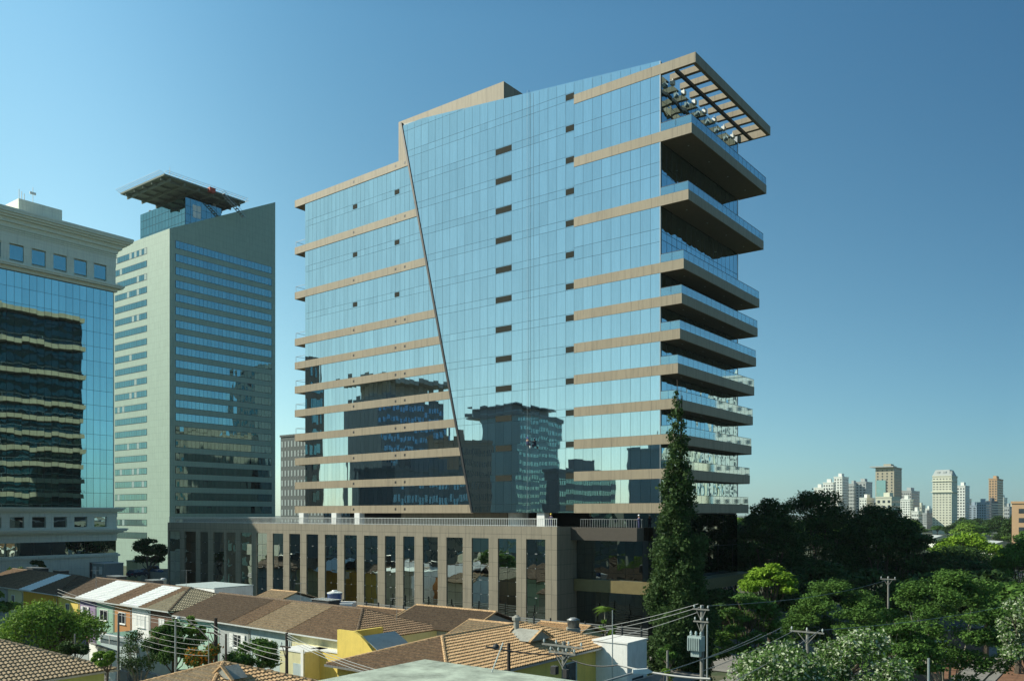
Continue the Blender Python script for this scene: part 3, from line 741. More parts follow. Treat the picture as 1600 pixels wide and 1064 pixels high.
# ---------------------------------------------------------------- the city to the left and behind: seen mirrored in the glass, casting the shade on the podium
def mir_block(x0, x1, yt, Yv, wm_, gm, label, nx, ny, depth=30, ww=.7, wh=.45, wing=False):
    """block whose mirror image in the long facade lies between columns x0..x1, Yv metres off"""
    a = loc(pY(x0, yt, Yv)); b = loc(pY(x1, yt, Yv)); hz = pY(x0, yt, Yv).z
    def mr(p):
        if not wing: return p.x, -p.y
        e_ = 2*(.0357*p.x + p.y + .52)/(1+.0357**2); return p.x - e_*.0357, p.y - e_
    (ax_, ay_), (bx_, by_) = mr(a), mr(b)
    xa, xb = min(ax_, bx_), max(ax_, bx_); yc = (ay_ + by_)/2
    p = C0 + EX*xb + EY*(yc-depth)
    return grid_block('city_tower', label, 'tower block', (p.x, p.y, 0), RZ, (xb-xa)*.92, depth, hz-2, wm_, gm, nx, ny, ww, wh, z0=3, group='city blocks mirrored in the facade')
M['mir_dark'] = mat('dark_cladding', (.12,.15,.16), .5); M['mir_brown'] = mat('brown_stone_wall', (.26,.22,.17), .8); M['mir_blue'] = mirror_glass('deep_blue_glass', (.12,.21,.31), .05, .2)
M['mir_glass'] = mirror_glass('green_black_glass', (.22,.34,.34), .05, .2); M['teal_wall'] = mat('teal_cladding', (.17,.27,.29), .4)
ra = mir_block(505, 628, 615, 300, M['mir_dark'], M['mir_blue'], 'blue glass tower with a helicopter deck mirrored in the left wing', 12, 14, wing=True)
rc = mir_block(728, 826, 640, 340, M['teal_wall'], M['mir_glass'], 'dark teal tower with a flared crown mirrored in the middle glass', 10, 16)
k = MB(); z_ = H+(802-640)*340/F; k.box(-27,.6,-.6,30.6,z_-3,z_-1.5); k.box(-24,-4,2,28,z_-2,z_+1.2); k.box(-26,-1,1,29,z_+1.2,z_+1.8); k.build('crown', M['mir_dark'], rc)
k = MB(); z_ = H+(802-612)*300/F; k.box(-20,4,-2,34,z_+3,z_+4.5); k.box(-14,-2,4,26,z_-2,z_+3); k.build('helicopter_deck', M['concrete'], ra)
mir_block(640, 742, 676, 250, M['mir_brown'], M['far_glass'], 'brown stone block mirrored beside the diagonal edge', 14, 10, ww=.4, wh=.55, wing=True)
mir_block(520, 650, 722, 200, M['mir_dark'], M['mir_blue'], 'lower dark block mirrored under the blue glass tower', 14, 6, wing=True)
mir_block(842, 880, 726, 240, M['mir_dark'], M['mir_glass'], 'small dark stepped block mirrored right of the teal tower', 5, 8)
rc = mir_block(962, 1045, 694, 290, M['teal_wall'], M['far_glass'], 'dark office block with a roof mast mirrored below the right hand bands', 12, 12, ww=.45)
k = MB(); z_ = H+(802-690)*290/F; k.box(-14,-8,3,9,z_-2,z_+2); k.bar((-11,6,z_+1),(-6,6,z_+5),.5); k.bar((-14,6,z_+1),(-14,6,z_+5),.3); k.build('roof_mast', M['metal'], rc)
p = C0 + EX*-121 + EY*-39.5
grid_block('city_tower', 'tower beyond the left edge whose shade falls on the podium', 'tower block', (p.x,p.y,0), RZ, 26, 8, 55, M['mir_brown'], M['mir_glass'], 8, 14, group='city blocks mirrored in the facade')
# white flats off to the right, mirrored in the balcony side
for i, (dx, dy, w_, d_, h_, lab) in enumerate(((100,235,24,18,72,'white flats mirrored in the lower balcony glass, tallest'),(112,275,22,18,58,'white flats mirrored low in the balcony glass, middle'),(85,300,22,18,64,'white flats mirrored in the balcony glass, farthest'),(130,225,26,16,44,'cream flats mirrored in the balcony glass, lowest'))):
    p = C0 + EX*dx + EY*dy
    grid_block('apartment_tower', lab, 'tower block', (p.x,p.y,0), RZ, w_, d_, h_, M['sk_white'] if i < 3 else M['sk_cream'], M['far_glass'], 6, int(h_/3.3), .45, .5, group='flats right of the view')

for (x0, y0, w_, d_, h_, wm_, lab) in ((-80,150,20,36,84,'mir_dark','dark tower behind the mirror glass tower, mirrored in the grey slab tower'),(-80,112,20,36,52,'mir_brown','brown block behind the mirror glass tower, mirrored low in the grey slab tower')):
    p = C0 + EX*x0 + EY*y0
    grid_block('city_tower', lab, 'tower block', (p.x,p.y,0), RZ, w_, d_, h_, M[wm_], M['mir_glass'], 6, int(h_/4), .6, .5, group='city blocks mirrored in the facade')
# ---------------------------------------------------------------- houses
def tmat(name, c, c2, rough=.85):
    m = mat(name, c, rough, scale=4.5, c2=c2, bump=.25 if c[0] < .8 else 0, bscale=40, stain=.6 if c[0] < .8 else .12, var=.35 if c[0] < .8 else .04); M[name] = m; return m
tmat('tile_brown', (.18,.115,.068), (.36,.235,.135)); tmat('tile_dark', (.115,.075,.048), (.22,.15,.09))
tmat('tile_light', (.33,.24,.14), (.52,.39,.24)); tmat('tile_orange', (.46,.28,.13), (.72,.48,.26)); tmat('tile_grey', (.30,.26,.17), (.46,.40,.27))
tmat('tile_white', (.86,.88,.86), (.93,.94,.92))
def tiles(mb, poly, pitch=.30, course=.42, amp=.075, step=.075):
    """courses of barrel tiles over a planar convex roof face; poly[0]->poly[1] is the eave"""
    P_ = [Vector(p) for p in poly]; e = (P_[1]-P_[0]).normalized(); n = None
    for k in range(2, len(P_)):
        n = e.cross(P_[k]-P_[0])
        if n.length > 1e-4: n.normalize(); break
    if n.z < 0: n = -n
    s = n.cross(e)
    if s.dot(P_[2]-P_[0]) < 0: s = -s
    Q = [((p-P_[0]).dot(e), (p-P_[0]).dot(s)) for p in P_]; bmax = max(q[1] for q in Q); O = P_[0]
    def span(b):
        xs = []
        for i in range(len(Q)):
            (a0,b0),(a1,b1) = Q[i], Q[(i+1)%len(Q)]
            if (b0-b)*(b1-b) <= 0 and abs(b1-b0) > 1e-9: xs.append(a0+(a1-a0)*(b-b0)/(b1-b0))
        return (min(xs), max(xs)) if xs else None
    k = max(1, round(bmax/course)); ch = bmax/k
    for c in range(k):
        b0, b1 = c*ch, (c+1)*ch
        s0, s1 = span(b0+1e-4), span(b1-1e-4)
        if not s0 or not s1: continue
        g0 = math.floor(min(s0[0],s1[0])/pitch*4); g1 = math.ceil(max(s0[1],s1[1])/pitch*4)
        V = []; cnt = g1-g0+1
        for g in range(g0, g1+1):
            a = g*pitch/4; h = (amp if g % 4 == 2 else amp*.62 if g % 4 in (1,3) else 0.0)
            a0 = min(max(a, s0[0]), s0[1]); a1 = min(max(a, s1[0]), s1[1])
            lo = O + e*a0 + s*(b0-.015) ; V += [lo + n*(h-.02), lo + n*(h+step), O + e*a1 + s*(b1+.0) + n*h]
        Fc = []
        for i in range(cnt-1):
            j = i*3; Fc += [(j,j+3,j+4,j+1),(j+1,j+4,j+5,j+2)]
        mb.add(V, Fc)
    # underlay keeps light from leaking through the tiles
    mb.add([p - n*.06 for p in P_], [tuple(range(len(P_)))])
def ridge(mb, a, b, r=.13):
    a, b = Vector(a), Vector(b); L_ = (b-a).length; k = max(1, int(L_/.42)); d = (b-a)/k
    for i in range(k):
        mb.tube([a+d*i, a+d*(i+1.06)], [r*1.12, r*.92], 7, cap=True)
def window(par, x0, x1, z0, z1, y=0.0, sh=False, fm='white', gm='glass_dark', div=1, shc='white'):
    """window in a wall facing local -y"""
    f = MB(); t = .09
    f.box(x0, x1, y-.07, y+.02, z0, z0+t); f.box(x0, x1, y-.07, y+.02, z1-t, z1); f.box(x0, x0+t, y-.07, y+.02, z0+t, z1-t); f.box(x1-t, x1, y-.07, y+.02, z0+t, z1-t)
    for k in range(1, div+1): xx = x0+(x1-x0)*k/(div+1); f.box(xx-.03, xx+.03, y-.065, y+.02, z0+t, z1-t)
    f.box(x0-.08, x1+.08, y-.16, y-.071, z0-.08, z0)
    o = f.build('window', M[fm], par)
    g = MB(); g.box(x0+t, x1-t, y-.04, y-.02, z0+t, z1-t); g.build('pane', M[gm], o)
    if sh:
        for s_ in (-1, 1):
            g = MB(); w_ = (x1-x0)*.48; c = x0-w_ if s_ < 0 else x1; g.box(c, c+w_, y-.12, y-.05, z0, z1)
            for k in range(7): zz = z0+.1+(z1-z0-.2)*k/7; g.box(c+.06, c+w_-.06, y-.14, y-.12, zz, zz+.06)
            g.build('shutter', M[shc], o)
    return o
walls = dict(w_yellow=(.74,.56,.13), w_cream=(.62,.58,.34), w_ochre=(.60,.33,.03), w_purple=(.30,.22,.36), w_green=(.28,.45,.33), w_orange=(.46,.22,.08), w_white=(.78,.78,.75), w_brown=(.13,.07,.045), w_mint=(.38,.56,.45), w_grey=(.36,.39,.38), w_sky=(.42,.50,.50), w_lime=(.55,.60,.22))
for n_, c_ in walls.items(): M[n_] = mat(n_, c_, .85, var=.08, scale=1.5, stain=.3, bump=.15)
M['dark_pane'] = mat('dark_pane', (.02,.022,.025), .1, spec=.8)

# terrace of narrow houses; frame along its eave line
ER = Vector((.763,-.646,0)); ER.normalize(); RR = math.atan2(ER.y, ER.x); E0 = pz(262, 955, 6.0); E0.z = 0
def rowx(px): r = (px-800)/F; return (r*E0.y-E0.x)/(ER.x-r*ER.y)
RW, RP = 5.6, .345          # run of the front slope, pitch
def row_house(px0, px1, wall, secs, label, wins=(), hip=None, shift=0.0, deep=10.6, ez=6.0, grp='terraced houses in the long row', extra=None):
    x0, x1 = rowx(px0), rowx(px1); W_ = x1-x0
    p = E0 + ER*x0 + Vector((-ER.y, ER.x, 0))*shift
    r = empty('row_house', (p.x,p.y,0), RR, label, 'house', grp)
    k = MB(); k.box(.02, W_-.02, .55, deep-.55, 0, ez-.02); k.build('wall', M[wall], r)
    zr = ez + RW*RP
    # roof sections: (fraction0, fraction1, material)
    for f0, f1, m_ in secs:
        a, b = W_*f0, W_*f1; k = MB()
        if hip == 'R' and f1 >= .999:
            tiles(k, [(a,0,ez),(b,0,ez),(b-RW,RW,zr),(a,RW,zr)] if b-RW > a else [(a,0,ez),(b,0,ez),(a,b-a,ez+(b-a)*RP)])
        elif hip == 'R' and b > W_-RW:
            tiles(k, [(a,0,ez),(b,0,ez),(b,W_-b,ez+(W_-b)*RP),(min(b,W_-RW),RW,zr),(a,RW,zr)] if a < W_-RW else [(a,0,ez),(b,0,ez),(b,W_-b,ez+(W_-b)*RP),(a,W_-a,ez+(W_-a)*RP)])
        else: tiles(k, [(a,0,ez),(b,0,ez),(b,RW,zr),(a,RW,zr)])
        if m_ != 'tile_white': k.build('roof', M[m_], r)
        else: k.build('roof', M[m_], r)['label'] = 'white painted strip of roof tiles'
    k = MB()
    if hip == 'R':
        tiles(k, [(W_,0,ez),(W_,2*RW,ez),(W_-RW,RW,zr)]); 
        k.build('hip_roof', M[secs[-1][2]], r)
        k = MB(); ridge(k, (W_,0,ez+.02), (W_-RW,RW,zr+.03)); ridge(k, (W_,2*RW,ez+.02), (W_-RW,RW,zr+.03)); ridge(k, (0,RW,zr+.03), (W_-RW,RW,zr+.03))
        k.build('ridge_tiles', M['tile_orange' if 'orange' in secs[-1][2] else 'tile_dark'], r)
    else:
        ridge(k, (0,RW,zr+.03), (W_,RW,zr+.03)); k.build('ridge_tiles', M['tile_dark'], r)
    k = MB(); xe = W_-RW if hip == 'R' else W_
    tiles(k, [(xe,2*RW,ez),(0,2*RW,ez),(0,RW,zr),(xe,RW,zr)]); k.build('rear_roof', M['tile_white' if any(q_[2] == 'tile_white' for q_ in secs) and W_ < 20 else 'tile_brown'], r)
    k = MB(); k.box(0, W_, -.12, 0, ez-.12, ez-.0); k.build('gutter', M['pale_metal'], r)
    k = MB(); k.box(-.05,.05,0.0,.55,ez-.16,ez-.03); k.box(0.02, W_-.02, .02, .54, ez-.10, ez-.06); k.build('eave_board', M['white'], r)
    k = MB(); k.tube([(W_-.18,.0,ez-.1),(W_-.18,.46,ez-.6),(W_-.18,.48,.1)],.045,6); k.build('downpipe', M['metal'], r)
    for (c, w_, sh, gm) in wins:
        window(r, W_*c-w_/2, W_*c+w_/2, 3.55, 4.95, y=.55, sh=sh, gm=gm)
    d = MB(); d.box(W_*.5-.45, W_*.5+.45, .48, .56, 0, 2.1); d.build('door', M['w_brown'], r)
    window(r, W_*.18, W_*.18+1.0, 1.0, 2.2, y=.55, gm='dark_pane')
    if extra: extra(r, W_, zr)
    return r
def chimney_bit(r, W_, zr):
    k = MB(); k.box(W_*.35, W_*.75, RW+.5, RW+1.9, zr-.6, zr+.35); k.build('roof_light', M['core'], r)
    k = MB(); k.box(W_*.33, W_*.77, RW+.4, RW+2.0, zr+.351, zr+.42); k.build('roof_light_cap', M['metal'], r)
sec1 = lambda m_: [(0,1,m_)]
row_house(-40,6,'w_grey',sec1('tile_brown'),'grey walled terraced house cut by the left edge',[(.7,1.2,False,'dark_pane')], extra=chimney_bit)
row_house(6,30,'w_cream',sec1('tile_brown'),'pale yellow terraced house with one dark window near the left edge',[(.35,1.2,False,'dark_pane')], extra=chimney_bit)
row_house(30,84,'w_ochre',[(0,.36,'tile_white'),(.36,1,'tile_dark')],'ochre end-of-terrace house with a white roof strip and hipped end',[(.78,1.0,False,'dark_pane')], hip='R')
row_house(84.3,118,'w_yellow',sec1('tile_dark'),'yellow terraced house under dark tiles beside the ochre one',[(.45,1.1,False,'dark_pane')], extra=chimney_bit)
row_house(118,144,'w_purple',sec1('tile_white'),'lilac terraced house with white shutters under a white painted roof',[(.35,1.2,True,'dark_pane')])
row_house(144,172,'w_green',[(0,.68,'tile_white'),(.68,1,'tile_brown')],'green terraced house with a wide white window under half white roof',[(.42,2.2,False,'dark_pane')], extra=chimney_bit)
row_house(172,199,'w_orange',[(0,.58,'tile_brown'),(.58,1,'tile_white')],'orange terraced house with a white framed window',[(.45,1.8,False,'dark_pane')])
row_house(199,228,'w_white',[(0,.62,'tile_white'),(.62,1,'tile_brown')],'bright white terraced house with closed white window shutters',[(.5,2.0,False,'white')])
row_house(228,264,'w_brown',sec1('tile_grey'),'dark brown end house with one tall pale blind and hipped roof',[(.5,1.3,False,'white')], hip='R')
# second terrace nearer the camera
E0 = pz(270, 960.5, 6.0); E0.z = 0; e2 = pz(552, 1003, 6.0); ER = (e2-E0); ER.z = 0; ER.normalize(); RR = math.atan2(ER.y, ER.x)
G2_ = 'terraced houses in the nearer row'
row_house(270,335,'w_mint',sec1('tile_dark'),'mint green house at the left end of the nearer terrace',[(.55,1.5,False,'white')], grp=G2_)
row_house(335,384,'w_grey',[(0,.45,'tile_dark'),(.45,1,'tile_brown')],'pale grey terraced house with shuttered window behind the garden trees',[(.6,1.4,True,'dark_pane')], grp=G2_)
row_house(384,448,'w_sky',[(0,1,'tile_light')],'pale blue terraced house under a lighter strip of tiles',[(.35,1.4,True,'dark_pane')], grp=G2_, extra=chimney_bit)
row_house(448,554,'w_cream',sec1('tile_brown'),'cream end house with broad dark hipped roof beside the yellow wall',[(.3,1.4,False,'dark_pane')], hip='R', grp=G2_)

def hip_house(org, rz, W_, L_, ez, pitch, rm, wall, label, wins=(), name='hip_roof_house', over=.55, rm2=None, nf=True):
    """hipped roof, ridge along local y; org = front-left corner of the eaves"""
    r = empty(name, (org.x, org.y, 0), rz, label, 'house')
    h = W_/2; zr = ez + h*pitch
    k = MB(); k.box(over, W_-over, over, L_-over, 0, ez-.05); k.build('wall', M[wall], r)
    k = MB(); tiles(k, [(0,0,ez),(W_,0,ez),(h,h,zr)]); k.build('front_roof', M[rm], r)
    k = MB(); tiles(k, [(W_,0,ez),(W_,L_,ez),(h,L_-h,zr),(h,h,zr)]); k.build('right_roof', M[rm2 or rm], r)
    k = MB(); tiles(k, [(W_,L_,ez),(0,L_,ez),(h,L_-h,zr)]); k.build('rear_roof', M[rm], r)
    k = MB(); tiles(k, [(0,L_,ez),(0,0,ez),(h,h,zr),(h,L_-h,zr)]); k.build('left_roof', M[rm], r)
    k = MB()
    for a, b in (((0,0,ez+.03),(h,h,zr+.04)),((W_,0,ez+.03),(h,h,zr+.04)),((W_,L_,ez+.03),(h,L_-h,zr+.04)),((0,L_,ez+.03),(h,L_-h,zr+.04)),((h,h,zr+.04),(h,L_-h,zr+.04))): ridge(k, a, b)
    k.build('ridge_tiles', M[rm2 or rm], r)
    k = MB(); k.box(-.12,W_+.12,-.12,0,ez-.14,ez-.0); k.box(-.12,W_+.12,L_,L_+.12,ez-.14,ez-.0); k.box(-.12,0,0,L_,ez-.14,ez-.0); k.box(W_,W_+.12,0,L_,ez-.14,ez-.0); k.box(.02,W_-.02,.02,L_-.02,ez-.11,ez-.06)
    k.build('gutter', M['metal'], r)
    for (c, w_, z0, z1, sh) in wins: window(r, c, c+w_, z0, z1, y=over, sh=sh, gm='dark_pane')
    return r, zr
# big hipped house, bottom centre
A_ = pz(510, 1037.5, 6.0); A_.z = 0
HB, zrb = hip_house(A_, RZ, 11.9, 22.0, 6.0, .305, 'tile_brown', 'w_yellow', 'yellow house with long hipped roof, brown front and orange right slope, bottom centre', [(2.0,1.6,3.4,4.8,False)], rm2='tile_orange')
k = MB()  # window in the right wall, blue shutter
k.box(11.32,11.40,14.0,15.8,3.6,5.2); o = k.build('window', M['dark_pane'], HB); k = MB(); k.box(11.40,11.46,13.9,14.05,3.5,5.3); k.box(11.40,11.46,15.75,15.9,3.5,5.3); k.box(11.40,11.46,14.05,15.75,5.2,5.3); k.build('window_frame', M['w_sky'], o)
k = MB(); k.box(11.37,11.39,8,13.2,0,5.9); k.build('wall', M['w_yellow'], HB)
k = MB(); k.lathe((7.2,13.5,zrb-.9),[(.22,0),(.22,1.5),(.34,1.5),(.34,1.75),(.1,1.9)],10); k.build('chimney', M['concrete'], HB)
# small dormer on the right slope
k = MB(); k.prism([(7.0,12.0,zrb-.75),(7.0,15.0,zrb-.75),(7.0,13.5,zrb-.0)],(2.6,0,0)); k.build('dormer', M['concrete'], HB)
k = MB(); k.bar((7.0,11.85,zrb-.75),(7.0,13.5,zrb+.07),.16,.08); k.bar((9.7,11.85,zrb-.75),(9.7,13.5,zrb+.07),.2,.1); k.bar((9.7,15.15,zrb-.75),(9.7,13.5,zrb+.07),.2,.1); k.build('dormer_edge', M['tile_orange'], HB)
# house at the lower left corner
K_ = pz(181, 1045, 6.0); K_.z = 0; o_ = K_ - EX*15 - EY*15
hip_house(o_, RZ, 15, 15, 6.0, .40, 'tile_light', 'w_lime', 'house with pale ribbed tile roof and grey gutter in the bottom left corner', rm2='tile_light')
# house at the bottom, left of centre, with a small gable
K_ = pz(560, 1078, 5.5); K_.z = 0; o_ = K_ - EX*12 - EY*12
HD, zd = hip_house(o_, RZ, 12, 12, 5.5, .33, 'tile_light', 'w_cream', 'house with orange ribbed roof and small plastered gable at the bottom edge', rm2='tile_orange')
gp = loc(pz(346,1041,7.6)) - loc(o_)
k = MB(); k.prism([(gp.x-1.0,gp.y,6.9),(gp.x+1.0,gp.y,6.9),(gp.x,gp.y,7.6)],(0,1.2,0)); k.build('gable', M['concrete'], HD)
k = MB(); k.bar((gp.x-1.15,gp.y,6.88),(gp.x,gp.y,7.66),.2,.1); k.bar((gp.x+1.15,gp.y,6.88),(gp.x,gp.y,7.66),.2,.1); k.build('gable_tiles', M['tile_orange'], HD)

def gable_house(org, rz, W_, D_, ez, pitch, rm, wall, label, name='gable_house'):
    r = empty(name, (org.x, org.y, 0), rz, label, 'house'); h = D_/2; zr = ez+h*pitch
    k = MB(); k.box(.3,W_-.3,.5,D_-.5,0,ez-.04); k.prism([(.3,.5,ez-.04),(.3,D_-.5,ez-.04),(.3,h,ez-.04+(h-.5)*pitch)],(W_-.6,0,0)); k.build('wall', M[wall], r)
    k = MB(); tiles(k, [(0,0,ez),(W_,0,ez),(W_,h,zr),(0,h,zr)]); k.build('roof', M[rm], r)
    k = MB(); tiles(k, [(W_,D_,ez),(0,D_,ez),(0,h,zr),(W_,h,zr)]); k.build('roof', M[rm], r)
    k = MB(); ridge(k, (0,h,zr+.03),(W_,h,zr+.03)); ridge(k,(0,0,ez+.03),(0,h,zr+.03),.1); ridge(k,(W_,0,ez+.03),(W_,h,zr+.03),.1); k.build('ridge_tiles', M['tile_orange'], r)
    window(r, W_*.3, W_*.3+1.2, 3.5, 4.8, y=.5, gm='dark_pane')
    return r
q = pz(651, 945, 7.6); p = q - EY*4.5; gable_house(p, RZ, 10.4, 9, 6.1, .33, 'tile_dark', 'w_grey', 'brown tiled gable roof in front of the podium fence, right of the blue tank')
q = pz(733, 967, 7.4); p = q - EY*4; gable_house(p, RZ, 6.5, 8, 6.0, .33, 'tile_light', 'w_cream', 'small tiled gable roof behind the long hipped house')
q = pz(424, 923, 7.0); p = q - EY*4; gable_house(p, RZ, 5.2, 8, 5.9, .30, 'tile_light', 'w_white', 'small tan gable roof with white end wall behind the nearer terrace')

# white house with parapet beside the big hipped house
q = pz(980, 996, 7.0)
def box_house(q, W_, D_, h, wall, label, roofm='paving', name='flat_roof_house', rz=RZ, par=.0, win=True):
    p = Vector((q.x, q.y, 0)) - Vector((math.cos(rz), math.sin(rz), 0))*W_
    r = empty(name, (p.x, p.y, 0), rz, label, 'house')
    k = MB(); k.box(0,W_,0,D_,0,h-.12-par); k.build('wall', M[wall], r)
    k = MB(); k.box(-.08,W_+.08,-.08,D_+.08,h-.12-par,h-par); k.build('roof', M[roofm], r)
    if par:
        k = MB(); k.box(0,W_,0,.15,h-par,h); k.box(0,W_,D_-.15,D_,h-par,h); k.box(0,.15,.15,D_-.15,h-par,h); k.box(W_-.15,W_,.15,D_-.15,h-par,h); k.build('parapet', M[wall], r)
    if win: window(r, W_*.25, W_*.25+1.1, 3.2, 4.3, gm='dark_pane')
    return r
F_ = box_house(q, 3.2, 3.3, 6.6, 'w_white', 'white walled house with open side between the yellow house and cypress', roofm='w_white', win=False)
k = MB(); k.box(3.21,3.26,.8,2.6,0,3.6); k.build('door', M['core'], F_)
k = MB(); k.box(3.2,7.0,.5,7,3.3,3.42); k.box(6.8,7,.5,.7,0,3.3); k.build('carport', M['paving'], F_)
# yellow annexes
q = pz(476, 1018, 5.0); G1 = box_house(q, 3.4, 6.5, 5.0, 'w_cream', 'cream flat roofed annex with white roof between the terraces', 'white', win=False)
k = MB(); k.box(3.0,3.35,-.12,-.01,0,5.2); k.build('pillar', M['w_white'], G1)
k = MB(); k.box(1.9,2.9,-.06,-.01,0,3.9); k.build('door', M['w_sky'], G1)
q = pz(534, 1018, 5.1); q.x += .2
box_house(q, 4.3, 5, 5.0, 'w_yellow', 'deep yellow lean-to wall beside the cream flat annex', 'white', win=False)
q = pY(527, 983, 71.0)
r = empty('curved_wall_house', (q.x, q.y, 0), RZ, 'pale yellow house with a curved wall top and blue translucent lean-to roof', 'house')
prof = [(0,0)] + [(x_, 7.3 - (0 if x_ < 2 else (x_-2)**1.5*.42)) for x_ in (0,1,2,2.8,3.6,4.4,5.2)] + [(5.2,0)]
k = MB(); k.prism([(x_,0,z_) for x_,z_ in prof], (0,.25,0)); k.box(.02,.3,.26,5,0,7.0); k.build('wall', M['w_yellow'], r)
k = MB(); 
for j in range(24):
    x0 = 2.6 + .14*j; zz = 7.1-(max(0,x0-2))**1.3*.36; z2 = 7.1-(max(0,x0+.14-2))**1.3*.36
    k.prism([(x0,.3,zz),(x0+.07,.3,(zz+z2)/2+.05),(x0+.14,.3,z2),(x0+.07,.3,(zz+z2)/2-.02)],(0,3.8,0))
k.build('lean_to_roof', M['w_sky'], r)
# blocks behind the far terrace
q = pY(335, 918, 112); box_house(q, 9, 6, q.z, 'w_white', 'low white block with pale blue roof behind the first terrace', 'w_sky', win=False)
q = pY(215, 876, 182); box_house(q, 4.6, 5, q.z, 'w_cream', 'pale stained box room beside the rooftop car park', 'concrete', win=False)
q = pY(163, 880, 172); r = box_house(q, 5.0, 4, q.z, 'w_grey', 'grey white cabin with shutters behind the ridge of the terrace', 'white', win=False)
for x_ in (.6, 3.0): window(r, x_, x_+1.1, q.z-2.2, q.z-.7, gm='white')
q = pY(140, 878, 178); box_house(q, 14, 5, q.z, 'core', 'long dark shed with pale sloping roof in front of the stone block', 'paving', win=False)
# rooftop car park
q = pY(306, 893, 165)
r = empty('car_park', (q.x, q.y, 0), RZ, 'two level concrete rooftop car park with a tan roof at its right', 'car park')
dz_ = q.z - .2
k = MB(); k.box(-20,0,0,20,0,dz_-1.0); k.box(-20,-19.8,0,20,dz_-1.0,dz_-.3); k.box(-20,-8,0,.2,dz_-1.0,dz_-.45); k.build('deck', M['concrete'], r)
k = MB(); k.prism([(-8.5,0,dz_-1),(0,0,dz_-1),(0,0,dz_+.4),(-8.5,0,dz_+.1)],(0,14,0)); k.build('ramp_house', M['concrete'], r)
k = MB(); k.prism([(-9.1,-.5,dz_+.12),(.6,-.5,dz_+.43),(.6,-.5,dz_+.62),(-9.1,-.5,dz_+.32)],(0,15.4,0)); k.build('roof', M['tile_light'], r)

# concrete roof in front of the camera with the pipe and ball
K_ = pz(745, 1041, 11.4); p = K_ - EX*9 - EY*9
r = empty('concrete_building', (K_.x, K_.y, 0), RZ, 'weathered grey green concrete roof edge at the bottom centre', 'building')
M['slab'] = mat('lichen_concrete', (.38,.44,.36), .9, var=.45, scale=.9, bump=.5, stain=.35)
k = MB(); k.box(-2.6,7,-9,0,11.0,11.4); k.build('roof', M['slab'], r)
k = MB(); k.box(-2.3,6.7,-8.7,-.3,0,10.99); k.build('wall', M['w_grey'], r)
k = MB(); k.tube([(1.1,-.5,11.4),(1.45,-.3,12.45)],.022,6); k.build('rod', M['pale_metal'], r)

# podium fence of dark slats
x0, x1 = xat(535,-11), xat(1012,-11); q = C0 + EX*x0 + EY*-11
r = empty('slat_fence', (q.x,q.y,0), RZ, 'long dark horizontal slat fence between the houses and the podium', 'fence')
W_ = x1-x0; k = MB()
k.box(0,W_,0,.25,0,2.0); k.build('fence_wall', M['concrete'], r)
k = MB(); z = 2.05
while z < 4.55: k.box(0,W_,.08,.12,z,z+.13); z += .26
k.build('slats', M['metal'], r); x = 0
while x < W_: k = MB(); k.box(x,x+.1,.0,.2,2,4.75); k.build('fence_post', M['core'], r); x += 2.4
# water tank
q = pz(523, 941, 7.0)
r = empty('water_tank', (q.x,q.y,0), 0, 'round blue water tank with pale lid on a white plinth', 'water tank')
M['tank_blue'] = mat('tank_blue', (.02,.07,.22), .4)
k = MB(); k.box(-2.2,2.2,-1.3,1.3,0,7.0); k.build('plinth', M['w_white'], r)
k = MB(); k.lathe((0,0,7.0),[(.62,0),(.78,.35),(.80,.9),(.84,.92),(.84,1.05)],20); k.build('tank', M['tank_blue'], r, True)
k = MB(); k.lathe((0,0,8.05),[(.86,0),(.84,.1),(.35,.24),(.3,.34)],20); k.build('lid', M['pale_metal'], r)

# garden walls and yards in the street in front of the terraces
def wallseg(pxa, pxb, h, m_, label, name='garden_wall', t=.2, cat='wall', cap=True):
    a, b = Vector(pxa), Vector(pxb); d = b-a; L_ = d.length
    r = empty(name, (a.x,a.y,0), math.atan2(d.y,d.x), label, cat)
    k = MB(); k.box(0,L_,-t/2,t/2,0,h); k.build('wall', M[m_], r)
    if cap: k = MB(); k.box(-.04,L_+.04,-t/2-.05,t/2+.05,h,h+.07); k.build('coping', M['paving'], r)
    return r
wallseg(pz(141,1004,4.2), pz(182,1018,4.2), 4.2, 'w_white', 'rough white garden wall end on, behind the bottom left roof')
wallseg(pz(190,1038,2.2), pz(265,1060,2.2), 2.2, 'concrete', 'long pale concrete garden wall running down to the bottom edge')
wallseg(pz(108,1003,3.0), pz(140,1012,3.0), 2.6, 'w_grey', 'grey picket topped wall beside the rough white wall')
for j in range(14):
    pass
q = pz(166, 990, 4.6)
r = empty('balcony_block', (q.x,q.y,0), RZ, 'small terrace with green glass balustrade below the orange house', 'terrace')
k = MB(); k.box(-1.2,6,0,4,0,3.6); k.build('wall', M['w_sky'], r); k = MB(); k.box(-1.2,6,0,.05,3.62,4.5); k.box(-1.2,-1.15,.06,4,3.62,4.5); k.build('glass_balustrade', M['rail_glass'], r)
k = MB(); k.box(-1.25,6.05,-.05,.1,4.5,4.58); [k.box(-1.2+1.8*j,-1.12+1.8*j,-.03,.03,3.6,4.5) for j in range(5)]; k.build('balustrade_rail', M['white'], r)
q = pz(290, 1050, 1.2); M['court_green'] = mat('court_green', (.10,.20,.16), .8, var=.15)
k = MB(); a = [pz(250,1052,.05), pz(325,1042,.05), pz(318,1026,.05), pz(245,1030,.05)]
rect_sheet('sports_court', a, .07, M['court_green'])
wallseg(pz(272,1047,1.0), pz(328,1045,1.0), 1.0, 'concrete', 'low concrete wall along the near side of the green court')

